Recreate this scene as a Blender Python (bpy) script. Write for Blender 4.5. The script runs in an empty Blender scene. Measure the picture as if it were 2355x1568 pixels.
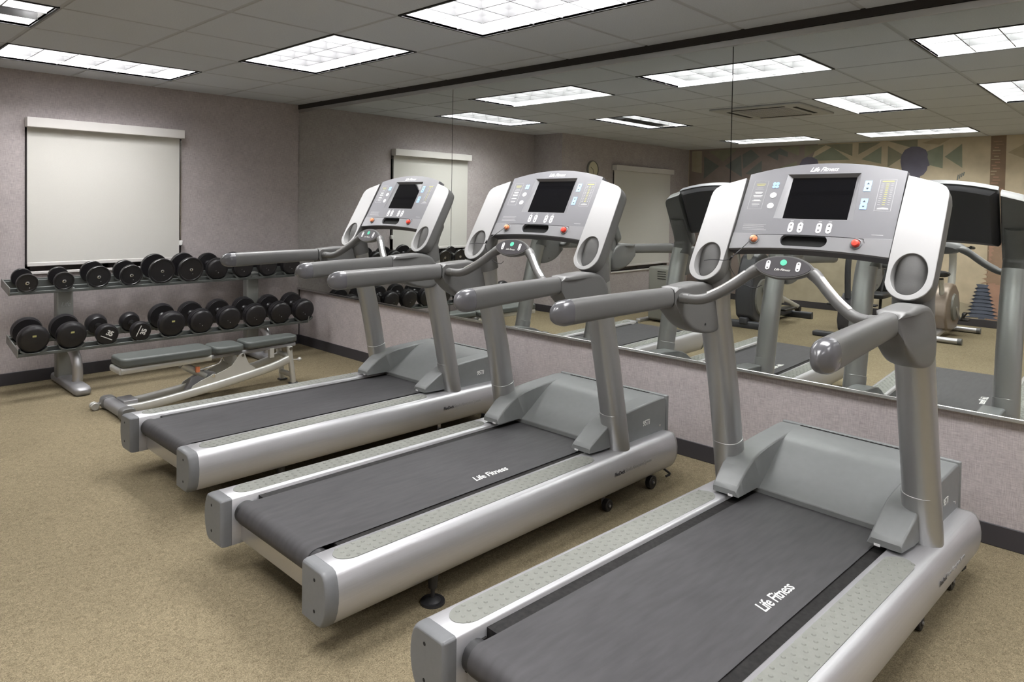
import bpy, bmesh, math, random
from mathutils import Vector, Matrix
random.seed(7)
SC = bpy.context.scene
COL = SC.collection
PI = math.pi
H = 2.414          # ceiling height
GR = 0.6096        # ceiling grid module (2 ft)
GX, GY = 0.1997, -0.4385
MX = -0.0215       # mirror plane
WX = -6.9          # mural wall
BY = -8.6          # wall behind the camera
JX, JY = -3.58, -0.5

# ------------------------------------------------------------------ materials
def mat(name, color, rough=.5, metal=0., spec=.5, coat=0., noise=None, bump=None, emit=None):
    """noise=(scale, amount[, stretch xyz]) colour variation; bump=(scale, strength)"""
    m = bpy.data.materials.new(name); m.use_nodes = True
    nt = m.node_tree; b = nt.nodes['Principled BSDF']
    b.inputs['Base Color'].default_value = (*color, 1)
    b.inputs['Roughness'].default_value = rough
    b.inputs['Metallic'].default_value = metal
    b.inputs['Specular IOR Level'].default_value = spec
    b.inputs['Coat Weight'].default_value = coat
    b.inputs['Coat Roughness'].default_value = .15
    tc = nt.nodes.new('ShaderNodeTexCoord')
    if noise:
        mp = nt.nodes.new('ShaderNodeMapping'); nt.links.new(tc.outputs['Object'], mp.inputs[0])
        if len(noise) > 2: mp.inputs['Scale'].default_value = noise[2]
        n = nt.nodes.new('ShaderNodeTexNoise'); n.inputs['Scale'].default_value = noise[0]; n.inputs['Detail'].default_value = 4
        nt.links.new(mp.outputs[0], n.inputs['Vector'])
        r = nt.nodes.new('ShaderNodeMapRange'); nt.links.new(n.outputs['Fac'], r.inputs[0])
        r.inputs[1].default_value = .3; r.inputs[2].default_value = .7
        r.inputs[3].default_value = 1 - noise[1]; r.inputs[4].default_value = 1 + noise[1]
        mx = nt.nodes.new('ShaderNodeVectorMath'); mx.operation = 'SCALE'
        mx.inputs[0].default_value = color; nt.links.new(r.outputs[0], mx.inputs['Scale'])
        nt.links.new(mx.outputs[0], b.inputs['Base Color'])
    if bump:
        n2 = nt.nodes.new('ShaderNodeTexNoise'); n2.inputs['Scale'].default_value = bump[0]; n2.inputs['Detail'].default_value = 3
        nt.links.new(tc.outputs['Object'], n2.inputs['Vector'])
        bp = nt.nodes.new('ShaderNodeBump'); bp.inputs['Strength'].default_value = bump[1]; bp.inputs['Distance'].default_value = .002
        nt.links.new(n2.outputs['Fac'], bp.inputs['Height']); nt.links.new(bp.outputs[0], b.inputs['Normal'])
    if emit:
        b.inputs['Emission Color'].default_value = (*emit[0], 1); b.inputs['Emission Strength'].default_value = emit[1]
    return m

def fabric_wall(name, c1, c2, scale=260):
    """woven wall covering: two stretched noises crossed over a slow blotch"""
    m = bpy.data.materials.new(name); m.use_nodes = True
    nt = m.node_tree; b = nt.nodes['Principled BSDF']; N = nt.nodes.new; L = nt.links.new
    b.inputs['Roughness'].default_value = .92; b.inputs['Specular IOR Level'].default_value = .15
    tc = N('ShaderNodeTexCoord')
    fac = []
    for sc in ((1, 1, .09), (.09, .09, 1)):
        mp = N('ShaderNodeMapping'); mp.inputs['Scale'].default_value = sc; L(tc.outputs['Object'], mp.inputs[0])
        n = N('ShaderNodeTexNoise'); n.inputs['Scale'].default_value = scale; n.inputs['Detail'].default_value = 2; n.inputs['Roughness'].default_value = .6
        L(mp.outputs[0], n.inputs['Vector']); fac.append(n)
    ad = N('ShaderNodeMath'); ad.operation = 'ADD'; L(fac[0].outputs['Fac'], ad.inputs[0]); L(fac[1].outputs['Fac'], ad.inputs[1])
    bl = N('ShaderNodeTexNoise'); bl.inputs['Scale'].default_value = 9; bl.inputs['Detail'].default_value = 5; L(tc.outputs['Object'], bl.inputs['Vector'])
    ad2 = N('ShaderNodeMath'); ad2.operation = 'MULTIPLY_ADD'; L(bl.outputs['Fac'], ad2.inputs[0]); ad2.inputs[1].default_value = .35; L(ad.outputs[0], ad2.inputs[2])
    mr = N('ShaderNodeMapRange'); L(ad2.outputs[0], mr.inputs[0]); mr.inputs[1].default_value = .9; mr.inputs[2].default_value = 1.45
    mx = N('ShaderNodeMix'); mx.data_type = 'RGBA'; L(mr.outputs[0], mx.inputs[0])
    mx.inputs[6].default_value = (*c1, 1); mx.inputs[7].default_value = (*c2, 1); L(mx.outputs[2], b.inputs['Base Color'])
    bp = N('ShaderNodeBump'); bp.inputs['Strength'].default_value = .25; bp.inputs['Distance'].default_value = .001
    L(ad.outputs[0], bp.inputs['Height']); L(bp.outputs[0], b.inputs['Normal'])
    return m

def carpet_mat():
    m = bpy.data.materials.new('carpet'); m.use_nodes = True
    nt = m.node_tree; b = nt.nodes['Principled BSDF']; N = nt.nodes.new; L = nt.links.new
    b.inputs['Roughness'].default_value = 1; b.inputs['Specular IOR Level'].default_value = .05
    tc = N('ShaderNodeTexCoord')
    n = N('ShaderNodeTexNoise'); n.inputs['Scale'].default_value = 240; n.inputs['Detail'].default_value = 3; n.inputs['Roughness'].default_value = .7
    n2 = N('ShaderNodeTexNoise'); n2.inputs['Scale'].default_value = 60; n2.inputs['Detail'].default_value = 2; n2.inputs['Distortion'].default_value = 1.5
    n3 = N('ShaderNodeTexNoise'); n3.inputs['Scale'].default_value = 2.2; n3.inputs['Detail'].default_value = 3
    for q in (n, n2, n3): L(tc.outputs['Object'], q.inputs['Vector'])
    r = N('ShaderNodeValToRGB'); e = r.color_ramp.elements
    e[0].position = .36; e[0].color = (.115, .094, .058, 1)
    e[1].position = .64; e[1].color = (.315, .268, .178, 1)
    k = e.new(.5); k.color = (.20, .167, .108, 1)
    mx = N('ShaderNodeMath'); mx.operation = 'MULTIPLY_ADD'; mx.inputs[1].default_value = .7; L(n.outputs['Fac'], mx.inputs[0])
    ml = N('ShaderNodeMath'); ml.operation = 'MULTIPLY'; ml.inputs[1].default_value = .3; L(n2.outputs['Fac'], ml.inputs[0]); L(ml.outputs[0], mx.inputs[2])
    L(mx.outputs[0], r.inputs[0])
    mr = N('ShaderNodeMapRange'); L(n3.outputs['Fac'], mr.inputs[0]); mr.inputs[1].default_value = .3; mr.inputs[2].default_value = .7; mr.inputs[3].default_value = .94; mr.inputs[4].default_value = 1.05
    vm = N('ShaderNodeVectorMath'); vm.operation = 'SCALE'; L(r.outputs[0], vm.inputs[0]); L(mr.outputs[0], vm.inputs['Scale'])
    L(vm.outputs[0], b.inputs['Base Color'])
    bp = N('ShaderNodeBump'); bp.inputs['Strength'].default_value = .6; bp.inputs['Distance'].default_value = .004
    L(mx.outputs[0], bp.inputs['Height']); L(bp.outputs[0], b.inputs['Normal'])
    return m

M = {}
M['wall'] = fabric_wall('mauve woven wall covering', (.35, .315, .315), (.52, .475, .475))
M['ceil'] = mat('acoustic ceiling tile', (.575, .60, .64), .95, spec=.1, noise=(140, .05), bump=(220, .3))
M['tbar'] = mat('ceiling grid bar', (.46, .475, .50), .8)
M['carpet'] = carpet_mat()
M['base'] = mat('vinyl baseboard', (.045, .042, .048), .5)
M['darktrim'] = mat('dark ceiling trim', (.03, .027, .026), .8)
M['chrome'] = mat('chrome', (.75, .75, .74), .22, 1)
M['alu'] = mat('aluminium channel', (.6, .6, .6), .35, 1)
M['white'] = mat('white enamel', (.8, .8, .78), .45)
M['blind'] = mat('blind fabric', (.62, .61, .575), .9, spec=.1, noise=(300, .02))
M['cass'] = mat('blind cassette', (.66, .64, .62), .4)
M['reveal'] = mat('window reveal paint', (.2, .18, .18), .8)
M['glass'] = mat('night window glass', (.02, .022, .025), .08)
M['black'] = mat('black plastic', (.018, .018, .02), .45)
M['blackgap'] = mat('black gap', (.006, .006, .006), .9)
M['rubber'] = mat('black rubber', (.016, .015, .017), .36, spec=.5, noise=(40, .12))
M['iron'] = mat('black enamel iron', (.014, .013, .015), .33, coat=.3)
M['silver'] = mat('silver paint', (.56, .56, .58), .36, .85, noise=(400, .03, (.02, 1, 1)))
M['rail'] = mat('brushed aluminium rail', (.52, .52, .54), .36, .6, noise=(300, .03, (.02, 1, 1)))
M['railtop'] = mat('white enamel rail top', (.68, .68, .69), .5)
M['cap'] = mat('grey end cap plastic', (.145, .15, .158), .45, noise=(60, .03))
M['pad'] = mat('grey foot pad rubber', (.195, .20, .182), .8, noise=(60, .05))
M['belt'] = mat('running belt', (.046, .0445, .048), .6, spec=.45, noise=(8, .16, (1, 6, 1)), bump=(900, .12))
M['deck'] = mat('deck edge', (.014, .013, .013), .6, spec=.2, noise=(70, .5))
M['hood'] = mat('motor hood plastic', (.185, .193, .195), .45, noise=(30, .03))
M['post'] = mat('metallic grey upright', (.43, .435, .435), .36, .75)
M['grip'] = mat('moulded grey grip', (.125, .125, .123), .4, noise=(300, .04), bump=(700, .08))
M['tip'] = mat('glossy grey rail tip', (.12, .12, .132), .22, coat=.4)
M['console'] = mat('console grey', (.165, .165, .178), .4)
M['strip'] = mat('console lower strip', (.24, .24, .25), .36, .2)
M['frameg'] = mat('screen surround grey', (.2, .2, .21), .42, .2)
M['panel'] = mat('silver side panel', (.38, .38, .38), .42, .3)
M['screen'] = mat('dark display glass', (.003, .003, .004), .04, spec=.5)
M['under'] = mat('charcoal underside', (.045, .044, .05), .45)
M['podface'] = mat('pod dark face', (.06, .056, .062), .4)
M['cupgrey'] = mat('cup recess grey', (.27, .27, .265), .5)
M['key'] = mat('white key', (.72, .72, .73), .5)
M['blue'] = mat('blue key', (.3, .47, .85), .5)
M['green'] = mat('green key', (.12, .62, .42), .5)
M['red'] = mat('red button', (.75, .06, .035), .35)
M['orange'] = mat('orange button', (.8, .27, .13), .35)
M['ink'] = mat('dark print', (.05, .05, .055), .6)
M['lettering'] = mat('white lettering', (.78, .78, .76), .6)
M['yellow'] = mat('yellow print', (.5, .48, .14), .6)
M['faint'] = mat('faint print', (.38, .38, .39), .6)
M['sensor'] = mat('polished sensor strip', (.85, .82, .8), .25, .7)
M['vinyl'] = mat('grey green bench vinyl', (.085, .094, .09), .42, noise=(20, .04))
M['frame'] = mat('pale silver frame', (.56, .56, .53), .4, .45)
M['frame2'] = mat('grey frame paint', (.3, .3, .31), .42, .3)
M['rack'] = mat('rack metallic paint', (.27, .275, .26), .45, .4)
M['rack2'] = mat('rack tray paint', (.12, .13, .125), .5, .2)
M['bright'] = mat('bright steel', (.85, .85, .85), .15, 1)
M['gold'] = mat('pale sticker', (.5, .48, .2), .6)
M['cream'] = mat('cream clock face', (.62, .58, .42), .6)
M['mirror'] = mat('mirror glass', (.86, .89, .86), 0.0, 1)
M['lampglow'] = mat('lamp diffuser', (.9, .9, .9), .5, emit=((1, .99, .985), 13))
M['louver'] = mat('louver satin reflector', (.24, .24, .245), .32, .5)
M['louveredge'] = mat('louver edge', (.12, .12, .12), .6)
M['fixture'] = mat('fixture trim', (.02, .02, .02), .6)
M['fixwhite'] = mat('fixture housing', (.85, .85, .85), .4)
M['vent'] = mat('vent grey', (.42, .42, .42), .6)
M['plastic2'] = mat('warm grey shroud', (.2, .2, .18), .45)
M['darkgrey'] = mat('dark grey shroud', (.05, .052, .06), .45)
M['bluegrey'] = mat('blue grey panel', (.16, .19, .24), .5)
M['bronze'] = mat('bronze cover', (.25, .2, .16), .4, .3)

# ------------------------------------------------------------------ mesh helpers
def new(): return bmesh.new()
def quad_grid(bm, rings, closed=True, cap0=True, cap1=True, mi=0):
    """loft a list of rings (lists of Vectors) into a skin"""
    vs = [[bm.verts.new(p) for p in r] for r in rings]
    n = len(vs[0])
    for a, b in zip(vs, vs[1:]):
        for i in range(n if closed else n - 1):
            j = (i + 1) % n
            try: f = bm.faces.new((a[i], a[j], b[j], b[i])); f.material_index = mi
            except ValueError: pass
    if cap0 and closed: f = bm.faces.new(list(reversed(vs[0]))); f.material_index = mi
    if cap1 and closed: f = bm.faces.new(vs[-1]); f.material_index = mi
    return vs
def box(bm, x0, x1, y0, y1, z0, z1, mx=None, mi=0, bev=0):
    t = new()
    bmesh.ops.create_cube(t, size=1)
    for v in t.verts:
        v.co = Vector(((x0 + x1) / 2 + v.co.x * (x1 - x0), (y0 + y1) / 2 + v.co.y * (y1 - y0), (z0 + z1) / 2 + v.co.z * (z1 - z0)))
    if bev: bmesh.ops.bevel(t, geom=t.edges[:], offset=bev, segments=3, profile=.5, affect='EDGES')
    merge(bm, t, mx, mi)
def merge(bm, t, mx=None, mi=None):
    mp = {}
    for v in t.verts: mp[v] = bm.verts.new(mx @ v.co if mx else v.co)
    for f in t.faces:
        g = bm.faces.new([mp[v] for v in f.verts]); g.material_index = f.material_index if mi is None else mi
    t.free()
def section(w, h, n=20, p=2.0):
    out = []
    for i in range(n):
        a = 2 * PI * i / n; c, s = math.cos(a), math.sin(a)
        out.append((math.copysign(abs(c) ** (2 / p), c) * w, math.copysign(abs(s) ** (2 / p), s) * h))
    return out
def tube(bm, pts, radii, n=14, p=2.0, up=(0, 0, 1), cap=True, mi=0):
    """sweep a super-ellipse along pts; radii: number, (w,h) or list of them"""
    pts = [Vector(q) for q in pts]; rings = []
    for i, q in enumerate(pts):
        d = (pts[min(i + 1, len(pts) - 1)] - pts[max(i - 1, 0)]).normalized()
        u = Vector(up)
        if abs(d.dot(u)) > .97: u = Vector((1, 0, 0))
        s = d.cross(u).normalized(); u = s.cross(d)
        r = radii[i] if isinstance(radii, list) else radii
        if not isinstance(r, tuple): r = (r, r)
        rings.append([q + s * a + u * b for a, b in section(r[0], r[1], n, p)])
    quad_grid(bm, rings, True, cap, cap, mi)
def smooth_path(pts, k=6):
    """Catmull-Rom through pts"""
    P = [Vector(p) for p in pts]; P = [P[0] * 2 - P[1]] + P + [P[-1] * 2 - P[-2]]; out = []
    for i in range(1, len(P) - 2):
        for t in range(k):
            t /= k; a, b, c, d = P[i - 1:i + 3]
            out.append(.5 * ((2 * b) + (c - a) * t + (2 * a - 5 * b + 4 * c - d) * t * t + (3 * b - a - 3 * c + d) * t ** 3))
    out.append(P[-2]); return out
def cyl(bm, a, b, r, n=20, r2=None, mi=0):
    a, b = Vector(a), Vector(b); d = (b - a).normalized(); u = Vector((0, 0, 1)) if abs(d.z) < .9 else Vector((1, 0, 0))
    s = d.cross(u).normalized(); u = s.cross(d); r2 = r if r2 is None else r2
    rings = [[p + s * math.cos(2 * PI * i / n) * q + u * math.sin(2 * PI * i / n) * q for i in range(n)] for p, q in ((a, r), (b, r2))]
    quad_grid(bm, rings, mi=mi)
def lathe(bm, prof, o=(0, 0, 0), axis='y', n=28, mi=0):
    """prof = [(t, r)...] along axis"""
    o = Vector(o); rings = []
    for t, r in prof:
        ring = []
        for i in range(n):
            a = 2 * PI * i / n; c, s = math.cos(a) * r, math.sin(a) * r
            ring.append(o + (Vector((c, t, s)) if axis == 'y' else Vector((t, c, s)) if axis == 'x' else Vector((c, s, t))))
        rings.append(ring)
    quad_grid(bm, rings, mi=mi)
def plate(bm, outline, holes=(), fn=None, n0=0., n1=.01, mi=0):
    """flat plate with holes. 2D points -> fn(a, b, n) -> 3D"""
    fn = fn or (lambda a, b, n: Vector((a, b, n)))
    t = new(); loops = [list(outline)] + [list(h) for h in holes]
    top, bot = [], []
    for lp in loops:
        top.append([t.verts.new((p[0], p[1], n1)) for p in lp]); bot.append([t.verts.new((p[0], p[1], n0)) for p in lp])
    for side in (top, bot):
        es = []
        for lp in side:
            for i in range(len(lp)): es.append(t.edges.new((lp[i], lp[(i + 1) % len(lp)])))
        bmesh.ops.triangle_fill(t, use_beauty=True, use_dissolve=True, edges=es)
    for a, b in zip(top, bot):
        for i in range(len(a)):
            j = (i + 1) % len(a)
            try: t.faces.new((a[i], a[j], b[j], b[i]))
            except ValueError: pass
    for v in t.verts: v.co = fn(v.co.x, v.co.y, v.co.z)
    bmesh.ops.recalc_face_normals(t, faces=t.faces[:])
    merge(bm, t, None, mi)
def stadium(cx, cy, w, h, n=12):
    """stadium outline, half sizes w,h"""
    r = min(w, h); o = []
    for i in range(4 * n):
        a = 2 * PI * (i + .5) / (4 * n); c, s = math.cos(a), math.sin(a)
        o.append((cx + c * r + math.copysign(w - r, c), cy + s * r + math.copysign(h - r, s)))
    return o
def ellipse(cx, cy, w, h, n=32): return [(cx + math.cos(2 * PI * i / n) * w, cy + math.sin(2 * PI * i / n) * h) for i in range(n)]

def obj(name, bm, m, parent=None, bevel=0, sharp=35, seg=2, smooth=True):
    """link a bmesh as one mesh object"""
    me = bpy.data.meshes.new(name)
    bmesh.ops.recalc_face_normals(bm, faces=bm.faces[:])
    bm.to_mesh(me); bm.free()
    for q in (m if isinstance(m, (list, tuple)) else [m]): me.materials.append(M[q])
    if smooth:
        me.polygons.foreach_set('use_smooth', [True] * len(me.polygons)); me.set_sharp_from_angle(angle=math.radians(sharp))
    o = bpy.data.objects.new(name, me); COL.objects.link(o)
    if parent: o.parent = parent
    if bevel:
        b = o.modifiers.new('bevel', 'BEVEL'); b.width = bevel; b.segments = seg; b.limit_method = 'ANGLE'; b.angle_limit = math.radians(40); b.harden_normals = False
    return o
def tag(o, label, cat, group=None):
    o['label'] = label; o['category'] = cat
    if group: o['group'] = group
    return o
def struct(name, bm, m, **k):
    o = obj(name, bm, m, **k); o['kind'] = 'structure'; return o
def thing(name, label, cat, loc=(0, 0, 0), rz=0, group=None):
    o = bpy.data.objects.new(name, None); COL.objects.link(o); o.empty_display_size = .1
    o.location = loc; o.rotation_euler = (0, 0, rz); return tag(o, label, cat, group)
def kids(o): return [c for c in bpy.data.objects if c.parent == o]
def copy_tree(o, parent=None):
    ch = kids(o); c = o.copy(); COL.objects.link(c); c.parent = parent
    for k in ch: copy_tree(k, c)
    return c
def text(name, body, size, mx, m, parent, shear=0., xs=1., bold=0., align='CENTER'):
    cu = bpy.data.curves.new(name, 'FONT'); cu.body = body; cu.size = size; cu.align_x = align; cu.align_y = 'CENTER'
    cu.shear = shear; cu.offset = bold; cu.extrude = .0004; cu.resolution_u = 2; cu.space_character = .92
    t = bpy.data.objects.new(name, cu); COL.objects.link(t)
    me = bpy.data.meshes.new_from_object(t.evaluated_get(bpy.context.evaluated_depsgraph_get()))
    bpy.data.objects.remove(t); bpy.data.curves.remove(cu)
    me.transform(mx @ Matrix.Diagonal((xs, 1, 1, 1))); me.materials.clear(); me.materials.append(M[m])
    o = bpy.data.objects.new(name, me); COL.objects.link(o); o.parent = parent
    return o
def frame_mx(o, x, y):
    """matrix with origin o, local x and y axes"""
    x, y = Vector(x).normalized(), Vector(y).normalized(); z = x.cross(y)
    m = Matrix((x, y, z)).transposed().to_4x4(); m.translation = Vector(o); return m

# ------------------------------------------------------------------ the room
LIGHTS = []   # (i0,i1,j0,j1) cells of the ceiling grid
for c in ((1, 2, 2, 4), (1, 2, 5, 7), (1, 2, 8, 10), (1, 2, 11, 13), (2, 4, 0, 1), (4, 6, 2, 3), (4, 6, 6, 7), (4, 6, 8, 9), (4, 6, 11, 12), (9, 10, 2, 4), (9, 10, 5, 7), (9, 10, 8, 10)): LIGHTS.append(c)
lit = {(i, j) for a, b, c, d in LIGHTS for i in range(a, b) for j in range(c, d)}
def nx(i): return -(GX + GR * i)
def ny(j): return GY - GR * j
bm = new(); BW = .009
for i in range(-1, 12):
    for j in range(-1, 15):
        if (i, j) in lit: continue
        x1, x0, y1, y0 = min(nx(i), 0.0), max(nx(i + 1), WX - .05), min(ny(j), 0.0), max(ny(j + 1), BY - .05)
        if x1 - x0 < .02 or y1 - y0 < .02: continue
        o = [(x0, y0), (x1, y0), (x1, y1), (x0, y1)]; ii = [(x0 + BW, y0 + BW), (x1 - BW, y0 + BW), (x1 - BW, y1 - BW), (x0 + BW, y1 - BW)]
        jj = [(x0 + BW + .004, y0 + BW + .004), (x1 - BW - .004, y0 + BW + .004), (x1 - BW - .004, y1 - BW - .004), (x0 + BW + .004, y1 - BW - .004)]
        A = [bm.verts.new((*p, H + .004)) for p in o]; B = [bm.verts.new((*p, H + .004)) for p in ii]; C = [bm.verts.new((*p, H)) for p in jj]
        for a, b, k in ((A, B, 1), (B, C, 1)):
            for q in range(4): f = bm.faces.new((a[q], a[(q + 1) % 4], b[(q + 1) % 4], b[q])); f.material_index = k
        bm.faces.new(C)
struct('ceiling', bm, ['ceil', 'tbar'], smooth=False)
bm = new(); box(bm, WX - .1, .1, BY - .1, .1, H + .3, H + .35); struct('ceiling_slab', bm, 'ceil')
bm = new(); box(bm, WX - .1, .1, BY - .1, .1, -.05, 0); struct('floor', bm, 'carpet')

W1 = (-2.333, -1.165, .865, 2.0)     # window 1 opening x0,x1,z0,z1
W2 = (-6.27, -4.74, .50, 2.0)        # window 2 opening (wall y=JY)
def wall_with_window(name, xa, xb, y, w):
    bm = new(); t = .12
    box(bm, xa, w[0], y, y + t, 0, H + .3); box(bm, w[1], xb, y, y + t, 0, H + .3)
    box(bm, w[0], w[1], y, y + t, 0, w[2]); box(bm, w[0], w[1], y, y + t, w[3], H + .3)
    return struct(name, bm, 'wall', smooth=False)
wall_with_window('wall_north', JX, .12, 0, W1)
wall_with_window('wall_north_west', WX - .1, JX - .12, JY, W2)
bm = new(); box(bm, JX - .12, JX, JY, .12, 0, H + .3); struct('wall_jog', bm, 'wall', smooth=False)
bm = new(); box(bm, 0, .12, BY - .1, 0, 0, H + .3); struct('wall_east', bm, 'wall', smooth=False)
bm = new(); box(bm, WX - .1, WX, BY - .1, JY, 0, H + .3); M['muralbg'] = mat('mural ground', (.55, .46, .33), .85, noise=(1.2, .12)); struct('wall_west', bm, 'muralbg', smooth=False)
bm = new(); box(bm, WX, .0, BY - .1, BY, 0, H + .3); struct('wall_south', bm, 'wall', smooth=False)
def skirting(name, x0, x1, y0, y1):
    bm = new(); box(bm, x0, x1, y0, y1, 0, .095); struct(name, bm, 'base', bevel=.003)
skirting('baseboard_north', JX, 0, -.008, 0); skirting('baseboard_east', -.008, 0, BY, -.008)
skirting('baseboard_jog', JX - .0, JX + .008, JY, -.008); skirting('baseboard_north_west', WX, JX, JY - .008, JY)
skirting('baseboard_west', WX, WX + .008, BY, JY - .008); skirting('baseboard_south', WX, 0, BY, BY + .008)
for n, w, y in ((1, W1, 0), (2, W2, JY)):
    bm = new(); x0, x1, z0, z1 = w
    for a in ((x0, x0 + .05, z0, z1), (x1 - .05, x1, z0, z1), (x0, x1, z0, z0 + .05), (x0, x1, z1 - .05, z1), ((x0 + x1) / 2 - .02, (x0 + x1) / 2 + .02, z0, z1)):
        box(bm, a[0], a[1], y + .075, y + .11, a[2], a[3])
    f = struct('window_%d' % n, bm, 'reveal')
    bm = new(); box(bm, x0, x1, y + .09, y + .096, z0, z1); obj('pane', bm, 'glass', f)
    bm = new(); box(bm, x0 - .005, x1 + .005, y - .018, y + .07, z0 - .022, z0); obj('sill', bm, 'cass', f, bevel=.003)
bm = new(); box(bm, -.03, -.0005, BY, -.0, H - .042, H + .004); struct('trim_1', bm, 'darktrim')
bm = new(); box(bm, -.006, -.0005, -.014, -.002, .095, H - .04); struct('trim_2', bm, 'darktrim')

# window blinds
def blind(x0, x1, y, zt, zb, label):
    r = thing('roller_blind', label, 'window blind', ((x0 + x1) / 2, y, zb), 0, 'white roller blinds')
    w = (x1 - x0) / 2; h = zt - zb
    bm = new(); box(bm, -w, w, -.085, -.001, h - .075, h); obj('cassette', bm, 'cass', r, bevel=.004)
    bm = new(); box(bm, -w + .012, w - .022, -.021, -.019, .02, h - .05); obj('shade_fabric', bm, 'blind', r)
    bm = new(); box(bm, -w + .012, w - .022, -.027, -.013, 0, .03); obj('bottom_bar', bm, 'cass', r, bevel=.004)
    bm = new()
    for d in (-.008, .008): cyl(bm, (w - .01, -.022 + d, h - .09), (w - .01, -.022 + d, .16), .0018, 6)
    c = obj('pull_chain', bm, 'chrome', r)
    bm = new(); box(bm, w - .022, w + .006, -.034, -.006, .13, .175); obj('chain_holder', bm, 'white', c, bevel=.006)
    return r
blind(-2.335, -1.168, 0, 2.056, .905, 'white roller blind pulled down over the window behind the dumbbell rack')
blind(-6.3, -4.72, JY, 2.05, .56, 'roller blind reflected in the mirror on the stepped back wall beside the clock')

# mirrors
ms = [0.006, 2.339, 4.651, 6.96, 8.59]
ml = ['tall wall mirror panel at the room corner, leftmost of the mirror panels', 'middle wall mirror panel behind the first two treadmills', 'wide wall mirror panel behind the nearest treadmill, right of the dark seam', 'wall mirror panel farthest along the wall past the nearest treadmill']
for k in range(4):
    bm = new(); box(bm, MX, -.004, -ms[k + 1] + .0025, -ms[k] - .0025, .575, 2.336)
    tag(obj('wall_mirror', bm, 'mirror', smooth=False), ml[k], 'mirror', 'mirror panels')
bm = new(); box(bm, -.027, -.001, BY + .005, -.004, .556, .5745); struct('trim_3', bm, 'chrome', bevel=.003)
bm = new(); box(bm, -.025, -.001, BY + .005, -.004, 2.3365, 2.371); struct('trim_4', bm, 'alu', bevel=.002)
bm = new(); box(bm, -.0205, -.003, BY + .005, -.008, .58, 2.33); struct('trim_5', bm, 'blackgap', smooth=False)

# troffers
def troffer(nl, nw):
    """nl x nw modules (long, short) built with its long side on local x, centred, ceiling plane z=0"""
    L, W = GR * nl / 2, GR * nw / 2; e = .012
    bm = new()
    for a in ((-L, L, -W, -W + e), (-L, L, W - e, W), (-L, -L + e, -W, W), (L - e, L, -W, W)): box(bm, *a, -.003, .012)
    fr = ('frame', bm, 'fixture')
    bm = new(); L2, W2_ = L - e, W - e; d = .16
    for a in ((-L2 - .004, -L2, -W2_, W2_), (L2, L2 + .004, -W2_, W2_)): box(bm, *a, .0, d)
    for a in ((-L2, L2, -W2_ - .004, -W2_), (-L2, L2, W2_, W2_ + .004)): box(bm, *a, .0, d)
    box(bm, -L2, L2, -W2_, W2_, d, d + .004)
    ho = ('housing', bm, 'fixwhite')
    bm = new(); nx_, ny_ = (6 if nl == 2 else 3), 3; bh = .098
    def blade(ax, c, lo, hi):
        # parabolic blade: thin at the bottom, wide at the top
        pr = [(-.003, .004), (.003, .004), (.0036, .04), (.010, bh), (-.010, bh), (-.0036, .04)]
        rings = []
        for t in (lo, hi): rings.append([Vector((c + p[0], t, p[1])) if ax == 'x' else Vector((t, c + p[0], p[1])) for p in pr])
        quad_grid(bm, rings)
    for i in range(1, nx_): blade('x', -L2 + 2 * L2 * i / nx_, -W2_, W2_)
    for i in range(1, ny_): blade('y', -W2_ + 2 * W2_ * i / ny_, -L2, L2)
    for f in bm.faces:
        c = f.calc_center_median()
        if c.z < .0041: f.material_index = 1
    lo = ('louver', bm, ['louver', 'louveredge'])
    bm = new(); vs = [bm.verts.new(p) for p in ((-L2 + .01, -W2_ + .01, .115), (L2 - .01, -W2_ + .01, .115), (L2 - .01, W2_ - .01, .115), (-L2 + .01, W2_ - .01, .115))]; bm.faces.new(vs)
    la = ('lamp_diffuser', bm, 'lampglow')
    return [fr, ho, lo, la]
proto = {}
TL = {(1, 2, 2, 4): 'recessed ceiling light in front of the mirror above the farthest treadmill', (1, 2, 5, 7): 'large recessed ceiling light at the top centre above the middle treadmill',
      (1, 2, 8, 10): 'recessed ceiling light seen reflected at the upper right edge of the mirror', (1, 2, 11, 13): 'added recessed ceiling light along the mirror wall, unseen behind the camera',  # the last one is out of view, added to light the nearest treadmill
      (2, 4, 0, 1): 'long recessed ceiling light close to the window wall above the dumbbell rack', (4, 6, 2, 3): 'recessed ceiling light at the upper left corner with one unlit grey band',
      (4, 6, 6, 7): 'recessed ceiling light reflected in the mirror beside the air conditioning cassette', (4, 6, 8, 9): 'recessed ceiling light reflected at the far right of the mirror, lower one',
      (4, 6, 11, 12): 'added recessed ceiling light in the middle of the room, unseen behind the camera', (9, 10, 2, 4): 'narrow looking ceiling light reflected near the mural wall, left of the pair',  # the first one is an unseen extra fixture, added for its light
      (9, 10, 5, 7): 'narrow looking ceiling light reflected near the mural wall, right of the pair', (9, 10, 8, 10): 'ceiling light near the mural wall past the mirror edge'}
for c in LIGHTS:
    li, lj = c[1] - c[0], c[3] - c[2]; key = 'l' if li != lj else 's'
    cx, cy = (nx(c[0]) + nx(c[1])) / 2, (ny(c[2]) + ny(c[3])) / 2; rz = 0 if li >= lj else PI / 2
    if key not in proto:
        r = thing('ceiling_light', TL[c], 'ceiling light', (cx, cy, H), rz, 'recessed fluorescent ceiling lights')
        for n, b, m in troffer(2 if key == 'l' else 1, 1): obj(n, b, m, r, smooth=False)
        proto[key] = r
    else:
        r = copy_tree(proto[key]); r.location = (cx, cy, H); r.rotation_euler = (0, 0, rz); r['label'] = TL[c]
    if c == (4, 6, 2, 3):
        bm = new(); box(bm, -.57, .57, -.09, .09, .1, .112); obj('dead_tube_tray', bm, 'vent', r)

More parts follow.
